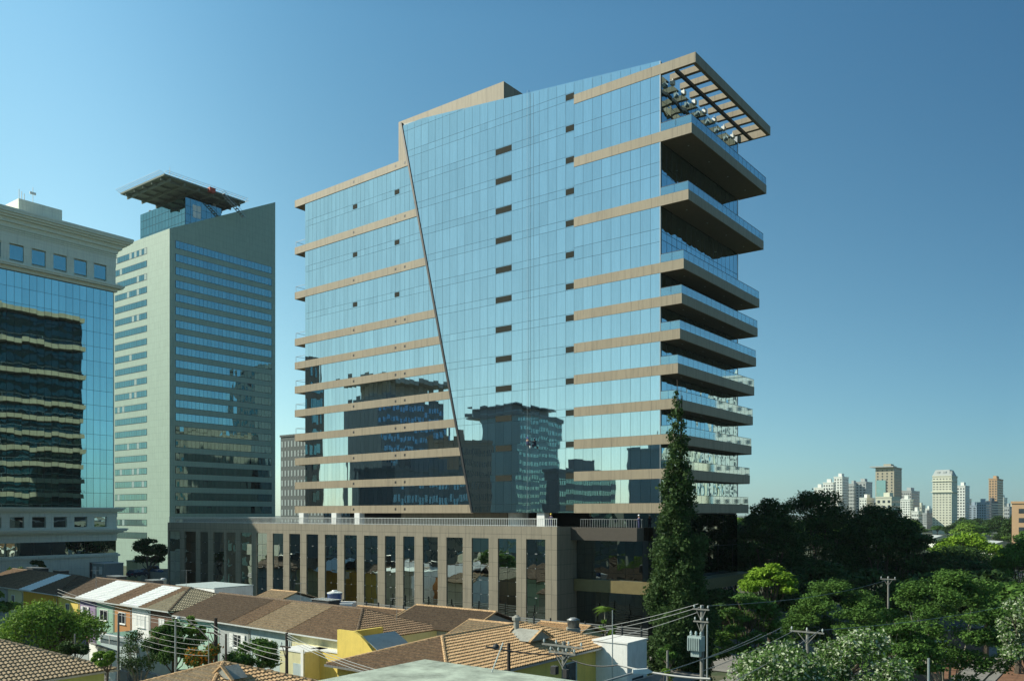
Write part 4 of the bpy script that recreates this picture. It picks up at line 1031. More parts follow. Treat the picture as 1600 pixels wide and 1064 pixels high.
def antenna(px, y, z, label, h=2.2):
    q = pz(px, y, z); r = empty('roof_antenna', (q.x,q.y,z-.1), .4, label, 'antenna', 'aerials on the terrace roofs')
    k = MB(); k.tube([(0,0,0),(0,0,h)],.025,5); k.bar((-.6,0,h-.1),(.6,0,h-.1),.03)
    for j in range(7): k.bar((-.55+.18*j,-.35+.03*j,h-.1),(-.55+.18*j,.35-.03*j,h-.1),.015)
    k.build('mast', M['metal'], r)
for px, y, z, lb in ((150,916,7.9,'roof aerial by the dark tiles of the first terrace'),(291,916,7.9,'roof aerial at the hip peak of the brown end house'),(620,968,7.2,'roof aerial beside the small chimney of the long hipped house'),(470,942,7.9,'roof aerial on the ridge of the pale blue house')): antenna(px, y, z, lb)
def tank(px, y, z, label, rad=.55, m_='tank_blue'):
    q = pz(px, y, z); r = empty('water_tank', (q.x,q.y,z), 0, label, 'water tank')
    k = MB(); k.lathe((0,0,0),[(rad*.85,0),(rad,.7),(rad*1.04,.72),(rad*.4,.9)],14); k.build('tank', M[m_], r, True)
    k = MB(); k.box(-rad,rad,-rad,rad,-1.4,-.01); k.build('stand', M['concrete'], r)
tank(896, 980, 6.6, 'small grey box tank behind the long hipped house', .6, 'metal')
tank(255, 912, 6.5, 'small pale tank behind the white roof strip', .5, 'pale_metal')
# back yard roofs between terraces and the podium fence
q = pz(470, 946, 6.0)
for (px, y, W_, D_, ez, rm, wl, lb) in ((560,946,7.5,7,5.2,'tile_brown','w_grey','low brown roof behind the fence end beside the blue tank'),(610,975,4.5,5,5.0,'tile_light','w_white','small light tiled lean-to roof beside the chimney'),(845,968,6,6,5.0,'tile_orange','w_cream','orange tiled roof edge behind the long hipped house'),(30,893,12,8,6.3,'tile_brown','w_grey','brown roof with raised lights behind the far left terrace'),(205,914,8,7,6.0,'tile_dark','w_grey','dark roof behind the white roof strips')):
    q = pz(px, y, ez+1.1); gable_house(q - EY*(D_/2), RZ, W_, D_, ez, .3, rm, wl, lb)
for (a, b, c, d, m_, lb) in ((233,1000,243,1006,'w_white','short white yard wall left of the steel post'),(150,1040,200,1050,'paving','pale yard wall near the bottom left roof corner'),(300,1000,330,1008,'w_grey','grey yard wall under the mint green house'),(360,1020,420,1034,'w_cream','cream yard wall in front of the grey terraced house'),(420,1036,470,1048,'concrete','stained yard wall beside the annex pole')):
    wallseg(pz(a,b,2.4), pz(c,d,2.4), 2.4, m_, lb)
# ---------------------------------------------------------------- vegetation
def leafmat(name, c1, c2, c3=None, p3=0.0, clump=.5):
    m = bpy.data.materials.new(name); m.use_nodes = True; t = m.node_tree; N, L = t.nodes, t.links; N.clear()
    out = N.new('ShaderNodeOutputMaterial'); b = N.new('ShaderNodeBsdfPrincipled'); b.inputs['Roughness'].default_value = .65; b.inputs['Specular IOR Level'].default_value = .15
    g = N.new('ShaderNodeNewGeometry'); tc = N.new('ShaderNodeTexCoord'); nz = N.new('ShaderNodeTexNoise'); nz.inputs['Scale'].default_value = clump; nz.inputs['Detail'].default_value = 3
    L.new(tc.outputs['Object'], nz.inputs['Vector'])
    ad = N.new('ShaderNodeMath'); ad.operation = 'MULTIPLY_ADD'; ad.inputs[1].default_value = .6; L.new(g.outputs['Random Per Island'], ad.inputs[0]); 
    mr = N.new('ShaderNodeMapRange'); mr.inputs[1].default_value = .3; mr.inputs[2].default_value = .7; mr.inputs[3].default_value = 0; mr.inputs[4].default_value = .5
    L.new(nz.outputs['Fac'], mr.inputs[0]); L.new(mr.outputs[0], ad.inputs[2])
    mx = N.new('ShaderNodeMixRGB'); mx.inputs[1].default_value = (*c1,1); mx.inputs[2].default_value = (*c2,1); L.new(ad.outputs[0], mx.inputs[0]); o = mx.outputs[0]
    if c3:
        wn = N.new('ShaderNodeMath'); wn.operation = 'FRACT'; w2 = N.new('ShaderNodeMath'); w2.operation = 'MULTIPLY'; w2.inputs[1].default_value = 37.7
        L.new(g.outputs['Random Per Island'], w2.inputs[0]); L.new(w2.outputs[0], wn.inputs[0])
        gt = N.new('ShaderNodeMath'); gt.operation = 'LESS_THAN'; gt.inputs[1].default_value = p3; L.new(wn.outputs[0], gt.inputs[0])
        m3 = N.new('ShaderNodeMixRGB'); m3.inputs[2].default_value = (*c3,1); L.new(o, m3.inputs[1]); L.new(gt.outputs[0], m3.inputs[0]); o = m3.outputs[0]
    L.new(o, b.inputs['Base Color'])
    tr = N.new('ShaderNodeBsdfTranslucent'); L.new(o, tr.inputs['Color']); ms = N.new('ShaderNodeMixShader'); ms.inputs[0].default_value = .28
    L.new(b.outputs[0], ms.inputs[1]); L.new(tr.outputs[0], ms.inputs[2]); L.new(ms.outputs[0], out.inputs[0]); M[name] = m; return m
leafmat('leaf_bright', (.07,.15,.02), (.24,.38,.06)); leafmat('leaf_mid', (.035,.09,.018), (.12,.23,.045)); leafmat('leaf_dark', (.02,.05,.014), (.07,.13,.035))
leafmat('leaf_cypress', (.02,.05,.016), (.07,.125,.035), clump=.9); leafmat('leaf_pale', (.05,.12,.03), (.14,.24,.06), (.46,.52,.36), .30); leafmat('leaf_gold', (.09,.19,.015), (.27,.43,.04))
leafmat('leaf_flower', (.05,.10,.02), (.14,.20,.04), (.65,.22,.02), .25)
M['bark'] = mat('bark', (.09,.07,.05), .9, var=.3, scale=4, bump=.6); M['bark_pale'] = mat('pale_bark', (.26,.24,.19), .9, var=.3, scale=4, bump=.4)
def quads_obj(name, Q, m, parent):
    n = len(Q); me = bpy.data.meshes.new(name)
    me.vertices.add(n*4); me.vertices.foreach_set('co', Q.reshape(-1).astype(np.float32))
    me.loops.add(n*4); me.loops.foreach_set('vertex_index', np.arange(n*4, dtype=np.int32))
    me.polygons.add(n); me.polygons.foreach_set('loop_start', np.arange(0, n*4, 4, dtype=np.int32)); me.polygons.foreach_set('loop_total', np.full(n, 4, dtype=np.int32))
    me.materials.append(m); me.update(calc_edges=True)
    o = bpy.data.objects.new(name, me); col.objects.link(o); o.parent = parent; return o
def leaves(cl, n, size, seed, flat=.5, asp=.55, shell=.6):
    """cl: clumps (x,y,z,rx,rz); leaf-sized quads scattered through the clumps"""
    g = np.random.default_rng(seed); cl = np.array(cl, float)
    wgt = cl[:,3]**2*cl[:,4]; idx = g.choice(len(cl), n, p=wgt/wgt.sum()); c = cl[idx]
    d = g.normal(size=(n,3)); d /= np.linalg.norm(d,axis=1)[:,None]; rr = shell + (1-shell)*g.random(n); rr *= 1+.18*g.normal(size=n)
    P_ = c[:,:3] + d*rr[:,None]*np.stack([c[:,3],c[:,3],c[:,4]],1)
    nr = g.normal(size=(n,3)) + d*.6 + np.array([0,0,flat*2]); nr /= np.linalg.norm(nr,axis=1)[:,None]
    u = np.cross(nr, g.normal(size=(n,3))); u /= np.linalg.norm(u,axis=1)[:,None]; v = np.cross(nr,u)
    s_ = size*(.6+.8*g.random(n))[:,None]/2
    return np.stack([P_-u*s_, P_+v*s_*asp, P_+u*s_, P_-v*s_*asp],1)
def crown_clumps(rx, rz, zc, k, seed, kind, cs=1.0):
    r = random.Random(seed); out = []
    for i in range(k):
        a = i*2.399963 + r.uniform(-.5,.5)
        if kind == 'umbrella':
            q = math.sqrt((i+.5)/k)*r.uniform(.85,1.1); z = zc + rz*(.95 - 1.25*q*q)*r.uniform(.8,1.15) ; cr = cs*rx*r.uniform(.2,.34)
            out.append((math.cos(a)*q*rx*.85, math.sin(a)*q*rx*.85, z, cr, cr*.34))
        elif kind == 'dome':
            t = r.uniform(-.1,1); q = math.sqrt(max(0,1-t*t))*(r.uniform(.82,1.03) if i % 4 else r.uniform(.2,.8)); cr = cs*rx*r.uniform(.16,.30)
            out.append((math.cos(a)*q*rx*.88, math.sin(a)*q*rx*.88, zc + rz*(-.3+1.2*t) + r.uniform(-.06,.06)*rz, cr, cr*.55))
        else:
            t = r.uniform(-.75,1); q = math.sqrt(max(0,1-t*t))*r.uniform(.55,1.05); cr = rx*r.uniform(.2,.36)
            out.append((math.cos(a)*q*rx*.8, math.sin(a)*q*rx*.8, zc + t*rz*.8, cr, cr*(.5 if kind == 'layer' else .75)))
    return out
def tree(label, px, ytop, wpx, hpx, Y, lm, kind='round', n=9000, size=.3, k=26, seed=1, cat='tree', name='broadleaf_tree', bark='bark', group=None, trunks=1, cs=1.0):
    q = pY(px, ytop, Y); rx = wpx*Y/F/2; hh = hpx*Y/F; ztop = q.z; zc = ztop - hh/2; rz = hh/2
    if kind in ('umbrella','dome'): zc = ztop - hh*.75; rz = hh*.75
    r = empty(name, (q.x, q.y, 0), 0, label, cat, group); rd = random.Random(seed)
    cl = crown_clumps(rx, rz, zc, k, seed, kind, cs)
    quads_obj('crown', leaves(cl, n, size, seed, flat=.9 if kind != 'round' else .4), M[lm], r)
    k_ = MB(); fork = max(1.0, zc - rz*1.3); tr = max(.09, min(.38, rx*.055))
    for t_ in range(trunks):
        ox, oy = (rd.uniform(-.3,.3)*t_, rd.uniform(-.3,.3)*t_); bend = (rd.uniform(-.4,.4), rd.uniform(-.4,.4))
        k_.tube([(ox,oy,-.2),(ox+bend[0]*.4,oy+bend[1]*.4,fork*.5),(ox+bend[0],oy+bend[1],fork)], [tr*1.35, tr, tr*.8], 8)
        sel = cl[t_::trunks]
        for c in sel[:12]:
            a = Vector((ox+bend[0],oy+bend[1],fork)); e = Vector(c[:3]); m_ = a.lerp(e,.5) + Vector((rd.uniform(-.4,.4),rd.uniform(-.4,.4),-.08*(e-a).length))
            k_.tube([a-Vector((0,0,.15)), m_, e], [tr*.5, tr*.32, tr*.1], 5)
            for s_ in range(2):
                f_ = e + Vector((rd.uniform(-1,1)*c[3],rd.uniform(-1,1)*c[3],rd.uniform(0,1)*c[4])); k_.tube([m_.lerp(e,.4), f_], [tr*.2, tr*.05], 4)
    k_.build('trunk', M[bark], r)
    return r
# tall cypress
q = pY(1062, 600, 75)
r = empty('cypress_tree', (q.x, q.y, 0), 0, 'tall dark narrow cypress in front of the right end of the tower', 'tree')
rd = random.Random(3); cl = []; Hc = q.z
prof = [(0,2.9),(.1,3.3),(.22,3.2),(.35,2.7),(.5,2.25),(.62,1.7),(.75,1.25),(.86,.95),(.93,.6),(1.0,.15)]
def pr(t):
    for (a,b),(c,d) in zip(prof, prof[1:]):
        if a <= t <= c: return b+(d-b)*(t-a)/(c-a)
    return .1
for i in range(230):
    t = rd.random()**.85; rr = .92*pr(t)*rd.uniform(.62,1.22); a = rd.uniform(0,6.283); c = max(.22, pr(t)*.36*rd.uniform(.8,1.3)); lean = .25*math.sin(t*5)
    cl.append((math.cos(a)*max(0,rr-c*.7)+lean-.3*(1-t), math.sin(a)*max(0,rr-c*.7), 1.2+t*(Hc-1.5), c, c*1.25))
quads_obj('crown', np.concatenate([leaves(cl, 80000, .20, 7, flat=.25, asp=.6, shell=.6), leaves(cl, 26000, .34, 8, flat=.0, asp=.8, shell=.1)]), M['leaf_cypress'], r)
k = MB(); k.tube([(0,0,-.2),(0,0,Hc*.5),(.2,0,Hc-1)],[.42,.25,.05],8); k.build('trunk', M['bark'], r)
k = MB()
for i in range(6): k.tube([(rd.uniform(-.1,.1),0,Hc*.9),(rd.uniform(-.3,.3),rd.uniform(-.3,.3),Hc*rd.uniform(.97,1.015))],[.02,.006],4)
k.build('leader_twigs', M['bark'], r)

tree('rounded bright green bush tree beside the long white house terrace, lower left', 75,950,165,66,78,'leaf_bright','round',n=15000,size=.26,k=34,seed=11,trunks=3)
tree('dark layered tree between the stone block and the podium', 232,838,66,46,175,'leaf_dark','layer',n=8000,size=.5,k=18,seed=12)
tree('small dark tree against the base of the stone block', 58,872,22,26,150,'leaf_dark','round',n=2500,size=.4,k=10,seed=13)
tree('sparse pale shrub at the left behind the terrace ridge', 24,884,34,22,140,'leaf_mid','round',n=1200,size=.35,k=9,seed=14, cat='shrub', name='shrub')
tree('dense garden tree below the brown end house', 268,972,84,66,72,'leaf_mid','round',n=9000,size=.24,k=24,seed=15)
tree('leafy banana like shrub against the mint green house', 305,958,36,50,73,'leaf_bright','round',n=2500,size=.3,k=12,seed=16, cat='shrub', name='shrub')
tree('thin brown leaved tree left of the green court', 212,985,70,80,66,'leaf_dark','round',n=3000,size=.16,k=20,seed=17, bark='bark_pale')
tree('garden shrubs with orange flowers under the dark wooden pole', 318,1004,64,44,62,'leaf_flower','round',n=5000,size=.2,k=16,seed=18, cat='shrub', name='shrub')
tree('garden hedge tree in front of the pale blue terraced house', 400,1000,86,46,64,'leaf_mid','round',n=8000,size=.22,k=22,seed=19)
tree('small potted palm like shrub beside the white garden wall', 160,1012,34,32,58,'leaf_bright','round',n=2200,size=.25,k=9,seed=20, cat='shrub', name='shrub')
tree('low dark shrub under the picket wall, lower left', 112,1002,50,28,64,'leaf_dark','round',n=2500,size=.25,k=10,seed=29, cat='shrub', name='shrub')
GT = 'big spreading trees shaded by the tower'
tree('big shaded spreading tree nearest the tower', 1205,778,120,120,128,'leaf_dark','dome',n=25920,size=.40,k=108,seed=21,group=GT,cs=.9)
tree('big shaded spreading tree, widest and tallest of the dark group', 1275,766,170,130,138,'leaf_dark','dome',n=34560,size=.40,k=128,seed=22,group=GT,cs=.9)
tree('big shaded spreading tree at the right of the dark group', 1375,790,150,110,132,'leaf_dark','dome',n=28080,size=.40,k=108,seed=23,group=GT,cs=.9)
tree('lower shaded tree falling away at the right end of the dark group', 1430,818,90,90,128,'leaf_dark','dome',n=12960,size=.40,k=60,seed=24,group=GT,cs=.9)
tree('yellow green umbrella shaped tree in sun beside the tower base', 1201,884,98,40,90,'leaf_gold','umbrella',n=11000,size=.33,k=26,seed=25,trunks=2)
tree('dark green tree under the umbrella shaped tree', 1172,928,130,110,78,'leaf_mid','umbrella',n=14000,size=.32,k=34,seed=26)
tree('wide green tree with rounded top in the middle of the right side', 1312,906,190,120,84,'leaf_mid','dome',n=34000,size=.26,k=90,seed=27,cs=.75)
tree('large layered green tree with pale limbs at lower right', 1480,888,210,150,72,'leaf_mid','dome',n=38000,size=.24,k=100,seed=28,bark='bark_pale',cs=.72)
tree('lower spreading green tree left of the pale limbed one', 1410,975,130,80,66,'leaf_mid','umbrella',n=12000,size=.26,k=34,seed=30,bark='bark_pale')
tree('white and green variegated tree at the bottom, left one', 1225,1012,180,90,45,'leaf_pale','round',n=15000,size=.20,k=44,seed=31,bark='bark_pale')
tree('white and green variegated tree at the bottom, right one', 1350,988,150,110,47,'leaf_pale','round',n=13000,size=.20,k=40,seed=32,bark='bark_pale')
tree('variegated tree cut by the right edge', 1604,925,100,120,60,'leaf_pale','round',n=9000,size=.22,k=26,seed=33)
tree('dark shaded tree row behind the layered tree', 1490,862,190,60,150,'leaf_dark','umbrella',n=16000,size=.5,k=40,seed=34)
tree('bright lime green tree lit by the sun near the right edge', 1512,838,120,34,190,'leaf_gold','umbrella',n=9000,size=.6,k=26,seed=35)
tree('glossy green tree at the right edge below the orange block', 1592,842,70,80,120,'leaf_mid','round',n=9000,size=.36,k=24,seed=36)
tree('small bright shrub tree beside the slat fence', 925+22,965,34,44,88,'leaf_bright','round',n=2600,size=.3,k=10,seed=37, cat='shrub', name='shrub')
tree('small spiky plant at the foot of the cypress', 1042,1008,34,26,68,'leaf_mid','round',n=1600,size=.35,k=7,seed=38, cat='shrub', name='shrub')
tree('climbing shrub on a thin post in front of the cypress', 1043,1040,24,30,55,'leaf_bright','round',n=1500,size=.18,k=7,seed=39, cat='shrub', name='shrub')
# palm beside the fence
q = pY(945, 944, 90)
r = empty('palm_tree', (q.x,q.y,0), 0, 'small feathery palm in front of the dark entrance glass', 'palm')
k = MB(); k.tube([(0,0,0),(.1,0,q.z*.5),(0,0,q.z-.6)],[.12,.09,.08],7); k.build('trunk', M['bark_pale'], r)
Q = []
rd = random.Random(9)
for i in range(16):
    a = i*.785+rd.uniform(-.2,.2); L_ = rd.uniform(1.1,1.6); el = rd.uniform(.1,1.1)
    for s_ in range(12):
        t = (s_+1)/12; p = Vector((math.cos(a)*L_*t*math.cos(el*(1-t*.6)), math.sin(a)*L_*t*math.cos(el), q.z-.6+math.sin(el)*L_*t - .7*t*t*L_))
        for sd_ in (-1,1):
            b_ = Vector((-math.sin(a),math.cos(a),-.5))*sd_*.38*(1.1-t); w_ = Vector((math.cos(a),math.sin(a),0))*.045
            Q.append([p-w_, p+w_, p+b_+w_*2, p+b_+w_])
quads_obj('fronds', np.array([[list(v) for v in x] for x in Q]), M['leaf_bright'], r)
# trees farther off: a few crowns, copied
protos = []
for i, (lm, kd) in enumerate((('leaf_mid','umbrella'),('leaf_dark','round'),('leaf_bright','umbrella'))):
    cl = crown_clumps(7, 3.2 if kd == 'umbrella' else 4, 8.5, 26, 70+i, kd)
    r = empty('distant_tree', (0,0,0), 0, 'x', 'tree'); quads_obj('crown', leaves(cl, 5000, .85, 50+i, flat=.7), M[lm], r)
    k = MB(); k.tube([(0,0,0),(.2,0,4),(0,.1,7.5)],[.45,.35,.2],6); [k.tube([(0,.1,5.5),c[:3]],[.2,.06],4) for c in cl[:9]]; k.build('trunk', M['bark'], r); protos.append(r)
rd = random.Random(77)
names_ = ('mid green broad tree in the belt of trees below the skyline','dark round tree in the belt of trees below the skyline','light green tree in the belt of trees below the skyline')
cnt = 0
for i in range(110):
    Y = 230 + 420*rd.random()**1.2; px = rd.uniform(1120, 1640)
    if Y < 260 and px < 1440: continue
    if abs(px-1470) < 18 and Y < 440 or abs(px-1548) < 40 and Y < 380: continue
    j = rd.choice((0,0,1,1,2)); o = copy_tree(protos[j]); s_ = rd.uniform(.75,1.2)
    o.location = ((px-800)/F*Y, Y, 0); o.rotation_euler.z = rd.uniform(0,6.28); o.scale = (s_, s_, s_*rd.uniform(.85,1.1))
    where = next(t for lim, t in ((1290,'behind the big shaded trees'),(1365,'below the white towers'),(1405,'below the brown helipad tower'),(1445,'below the green topped tower'),(1492,'below the mansard tower'),(1525,'below the square windowed tower'),(1575,'below the brown brick tower'),(9999,'beside the orange block')) if px < lim)
    tag(o, ('mid green broad tree','dark round tree','light green tree')[j] + (' nearest the camera' if Y < 310 else ' halfway back' if Y < 430 else ' far back') + ' in the tree belt ' + where, 'tree', 'trees of the belt below the skyline')
for i, (px, Y, j, s_, lb) in enumerate(((1140,150,1,1.0,'dark round tree on the far side behind the tower corner'),(1235,112,1,.7,'low dark tree under the big shaded trees, left'),(1290,118,1,.8,'low dark tree under the big shaded trees, middle'),(1360,112,1,.75,'low dark tree under the big shaded trees, right'),(1450,105,1,.75,'low dark tree behind the layered tree, left'),(1540,100,1,.8,'low dark tree behind the layered tree, right'),(1590,90,0,.8,'broad tree low at the right edge behind the variegated one'),
        (-60,95,0,.8,'broad tree beyond the left edge mirrored in the podium glass'),(1130,104,1,.6,'dark round tree right beside the tower base'))):
    o = copy_tree(protos[j]); o.location = ((px-800)/F*Y, Y, 0); o.scale = (s_, s_, s_); o.rotation_euler.z = i
    tag(o, lb, 'tree', None)
for p_ in protos:
    for c in list(p_.children): bpy.data.objects.remove(c)
    bpy.data.objects.remove(p_)
k = MB(); a = [pz(1395,1064,.04), pz(1660,1064,.04), pz(1660,985,.04), pz(1470,985,.04)]
M['red_soil'] = mat('red_soil', (.20,.10,.055), .95, var=.3, scale=1.0, bump=.5)
rect_sheet('soil', a, .05, M['red_soil'])
# ---------------------------------------------------------------- poles, wires, lamps
M['pole_c'] = mat('pole_concrete', (.20,.20,.18), .85, var=.15, scale=3, stain=.3); M['wood'] = mat('dark_wood', (.045,.035,.028), .9); M['galv'] = mat('galvanised', (.38,.42,.42), .45, .5)
M['cable'] = mat('cable', (.30,.31,.30), .6); M['cable_dark'] = mat('dark_cable', (.03,.03,.03), .6); M['ceramic'] = mat('ceramic', (.45,.50,.48), .3); M['tr_grey'] = mat('transformer_paint', (.34,.42,.41), .5)
def pole(px, yt, Y, label, kind='concrete', r0=.14, arm=None, ins=3, name='utility_pole', az=None, lift=0):
    q = pY(px, yt, Y); r = empty(name, (q.x,q.y,0), RZ if az is None else az, label, 'pole'); z = q.z
    m_ = dict(concrete='pole_c', wood='wood', steel='galv')[kind]
    k = MB(); k.tube([(0,0,0),(0,0,z)],[r0*1.25,r0*.8],10); k.build('pole', M[m_], r)
    if arm:
        for (zz, hw, yy) in arm:
            k = MB(); k.box(-hw,hw,-.06-r0,.05-r0,z-zz-.04,z-zz+.04); k.bar((-hw*.6,-r0,z-zz),(0,-r0,z-zz-.7),.04); k.bar((hw*.6,-r0,z-zz),(0,-r0,z-zz-.7),.04); ca = k.build('crossarm', M['wood' if kind != 'concrete' else 'pole_c'], r)
            for i in range(ins):
                x = -hw+.1+(2*hw-.2)*i/(ins-1); k = MB(); k.lathe((x,-r0,z-zz+.06),[(.02,0),(.02,.06),(.06,.07),(.04,.10),(.065,.115),(.04,.15),(.05,.165),(.02,.21)],8); k.build('insulator', M['ceramic'], ca)
    return r, z
R1_, z_ = pole(1097,945,52,'concrete utility pole carrying the grey transformer beside the cypress', arm=[(.25,.55,0),(1.0,.5,0)], r0=.14)
k = MB(); k.box(-.62,.28,-.75,-.22,z_-2.75,z_-1.85); 
for i in range(7): k.box(-.58+.12*i,-.53+.12*i,-.86,-.76,z_-2.7,z_-1.95)
for x in (-.5,-.17,.15): k.lathe((x,-.5,z_-1.85),[(.05,0),(.09,.06),(.05,.1),(.09,.15),(.04,.3)],8)
k.box(-.45,.1,-.65,-.3,z_-3.1,z_-2.76); k.build('transformer', M['tr_grey'], R1_)
pole(1105,975,50,'thin galvanised steel post just right of the transformer pole', 'steel', .055, name='steel_post')
pole(1262,984,50,'concrete pole with long crossarm and insulators above the variegated trees', arm=[(.1,1.0,0)], r0=.12)
pole(1388,900,92,'slim grey pole standing between the wide green trees', arm=[(.3,.8,0)], r0=.11)
pole(1451,1028,36,'thin pale steel post at the bottom right', 'steel', .06, name='steel_post')
R5, z5 = pole(337,965,62,'dark wooden pole with a curved lamp arm over the garden', 'wood', .15, arm=[(1.1,.8,0)], ins=2)
k = MB(); k.tube([(0,-.15,z5-1.9),(-1.5,-.3,z5-1.0),(-2.9,-.5,z5-.25),(-3.6,-.6,z5-.15)],.045,6); k.build('lamp_arm', M['cable_dark'], R5)
k = MB(); k.lathe((-3.8,-.62,z5-.3),[(.12,0),(.26,.06),(.22,.14),(.05,.2)],10); k.build('lamp_head', M['galv'], R5)
pole(274,968,58,'thin steel post standing by the green court', 'steel', .07, name='steel_post')
pole(353,990,58,'short dark post right of the wooden lamp pole', 'wood', .08)
pole(326,992,59,'thin insulated service mast left of the wooden pole', 'steel', .035, name='service_mast')
pole(185,958,72,'pale slim concrete post below the orange terraced house', 'concrete', .10)
pole(117,990,66,'short white post in the yard at lower left', 'concrete', .08)
pole(448,988,55,'dark wooden pole in front of the cream flat annex', 'wood', .11, arm=[(.9,.5,0)], ins=2)
pole(795,1004,40,'dark square post behind the concrete roof', 'wood', .10)
R11, z11 = pole(881,1002,42,'utility pole crowded with crossarms in front of the orange roof', 'concrete', .13, arm=[(.2,1.2,0),(.55,.8,0)], ins=4)
k = MB(); k.box(-.5,-.2,-.45,-.15,z11-1.6,z11-1.2); k.box(.2,.42,-.4,-.15,z11-1.7,z11-1.3); k.build('cable_box', M['cable_dark'], R11)
pole(957,953,68,'thin mast on the parapet of the white house', 'steel', .05, name='mast')
pole(1043,1016,56,'slim weathered post wrapped by a climbing shrub', 'concrete', .09)
pole(979,945,100,'tall thin steel post by the slat fence', 'steel', .05, name='steel_post') if False else None
# street lamp reaching in from the bottom
q = pY(1000, 1050, 34)
r = empty('street_lamp', (q.x-5.2,q.y-2.0,0), 0, 'street lamp head on a long arm at the bottom right of centre', 'street lamp')
k = MB(); k.tube([(0,0,0),(0,0,q.z-1.6),(1.2,.5,q.z-.8),(5.0,2.0,q.z)],[.09,.07,.05,.04],8); k.build('lamp_post', M['cable'], r)
k = MB(); k.add([(4.9,1.85,q.z-.02),(5.5,1.98,q.z-.06),(5.75,2.1,q.z+.0),(5.5,2.22,q.z-.06),(4.9,2.15,q.z-.02),(4.9,1.9,q.z+.12),(5.5,2.02,q.z+.14),(5.5,2.18,q.z+.14),(4.9,2.1,q.z+.12)],[(0,1,2,3,4),(0,5,6,1),(1,6,2),(2,6,7),(2,7,3),(3,7,8,4),(4,8,5,0),(5,8,7,6)]); k.build('lamp_head', M['pale_metal'], r)
def wire(p, q, sag, rad, m_, label, group, n=14):
    p, q = Vector(p), Vector(q); pts = [p.lerp(q, t/n) - Vector((0,0,sag*4*(t/n)*(1-t/n))) for t in range(n+1)]
    k = MB(); k.tube([v-p for v in pts], rad, 5); o = k.build('cable', M[m_]); o.location = p; tag(o, label, 'cable', group); return o
W = pY
g_ = 'overhead wires'
for i, (a, b, lb) in enumerate((((906,985,58),(1091,943,52),'topmost of three wires from the white house to the transformer pole'),((912,990,56),(1097,947,52),'middle of three wires from the white house to the transformer pole'),((930,1002,54),(1104,951,52),'lowest of three wires from the white house to the transformer pole'))):
    wire(W(*a), W(*b), .15, .018, 'cable', lb, 'three wires left of the transformer pole')
for i, (a, b, lb) in enumerate((((1097,1030,46),(1221,980,50),'upper wire climbing from the transformer pole to the crossarm pole'),((1097,1048,44),(1240,985,50),'middle wire climbing from the transformer pole to the crossarm pole'),((1150,1062,40),(1281,984,50),'lower wire climbing to the crossarm pole from the bottom edge'))):
    wire(W(*a), W(*b), .12, .018, 'cable', lb, 'three wires left of the crossarm pole')
wire(W(1281,984,50), W(1600,940,70), .3, .016, 'cable', 'wire running right from the crossarm pole across the trees', g_)
wire(W(1108,946,52), W(1388,905,92), .5, .015, 'cable', 'wire from the transformer pole to the slim grey pole', g_)
wire(W(760,1010,30), W(880,1022,42), .1, .03, 'cable_dark', 'dark cable from the rod on the concrete roof to the crowded pole', g_)
wire(W(880,1024,42), W(966,1038,40), .25, .03, 'cable_dark', 'dark cable from the crowded pole towards the street', g_)
wire(W(966,1038,40), W(1110,1060,36), .12, .05, 'cable', 'thick pale cable sloping down to the right at the bottom', g_)
wire(W(985,1064,36), W(1190,990,52), .2, .018, 'cable', 'pale wire rising behind the transformer pole', g_)
for j, (ya, yb) in enumerate(((975,1016),(980,1024),(985,1034))):
    wire(W(330,ya,62), W(448,yb,55), .35, .018, 'cable', ('top','middle','bottom')[j]+' wire between the lamp pole and the annex pole', 'wires at the annex pole')
    wire(W(448,990+j*4,55), W(640,1058+j*5,42), .3, .018, 'cable', ('top','middle','bottom')[j]+' wire running down right from the annex pole', 'wires right of the annex pole')
    wire(W(90,920+j*5,90), W(330,972+j*6,62), .5, .018, 'cable', ('top','middle','bottom')[j]+' wire crossing the terrace fronts to the lamp pole', 'wires left of the lamp pole')
for j in range(4): wire(W(215,978+j*9,62), W(325,1000+j*8,58), .2, .012, 'cable', ('highest','second','third','lowest')[j]+' thin fence wire by the green court', 'fence wires by the court')
q = W(775,1010,32); r = empty('marker_ball', q, 0, 'dark round ball on the rod above the concrete roof', 'marker ball')
k = MB(); k.lathe((0,0,-.12),[(.03,0),(.10,.04),(.13,.12),(.10,.20),(.03,.24)],14); k.build('ball', M['cable_dark'], r, True); k = MB(); k.tube([(-.4,0,0),(.4,.0,-.02)],.015,5); k.build('clamp', M['cable_dark'], r)

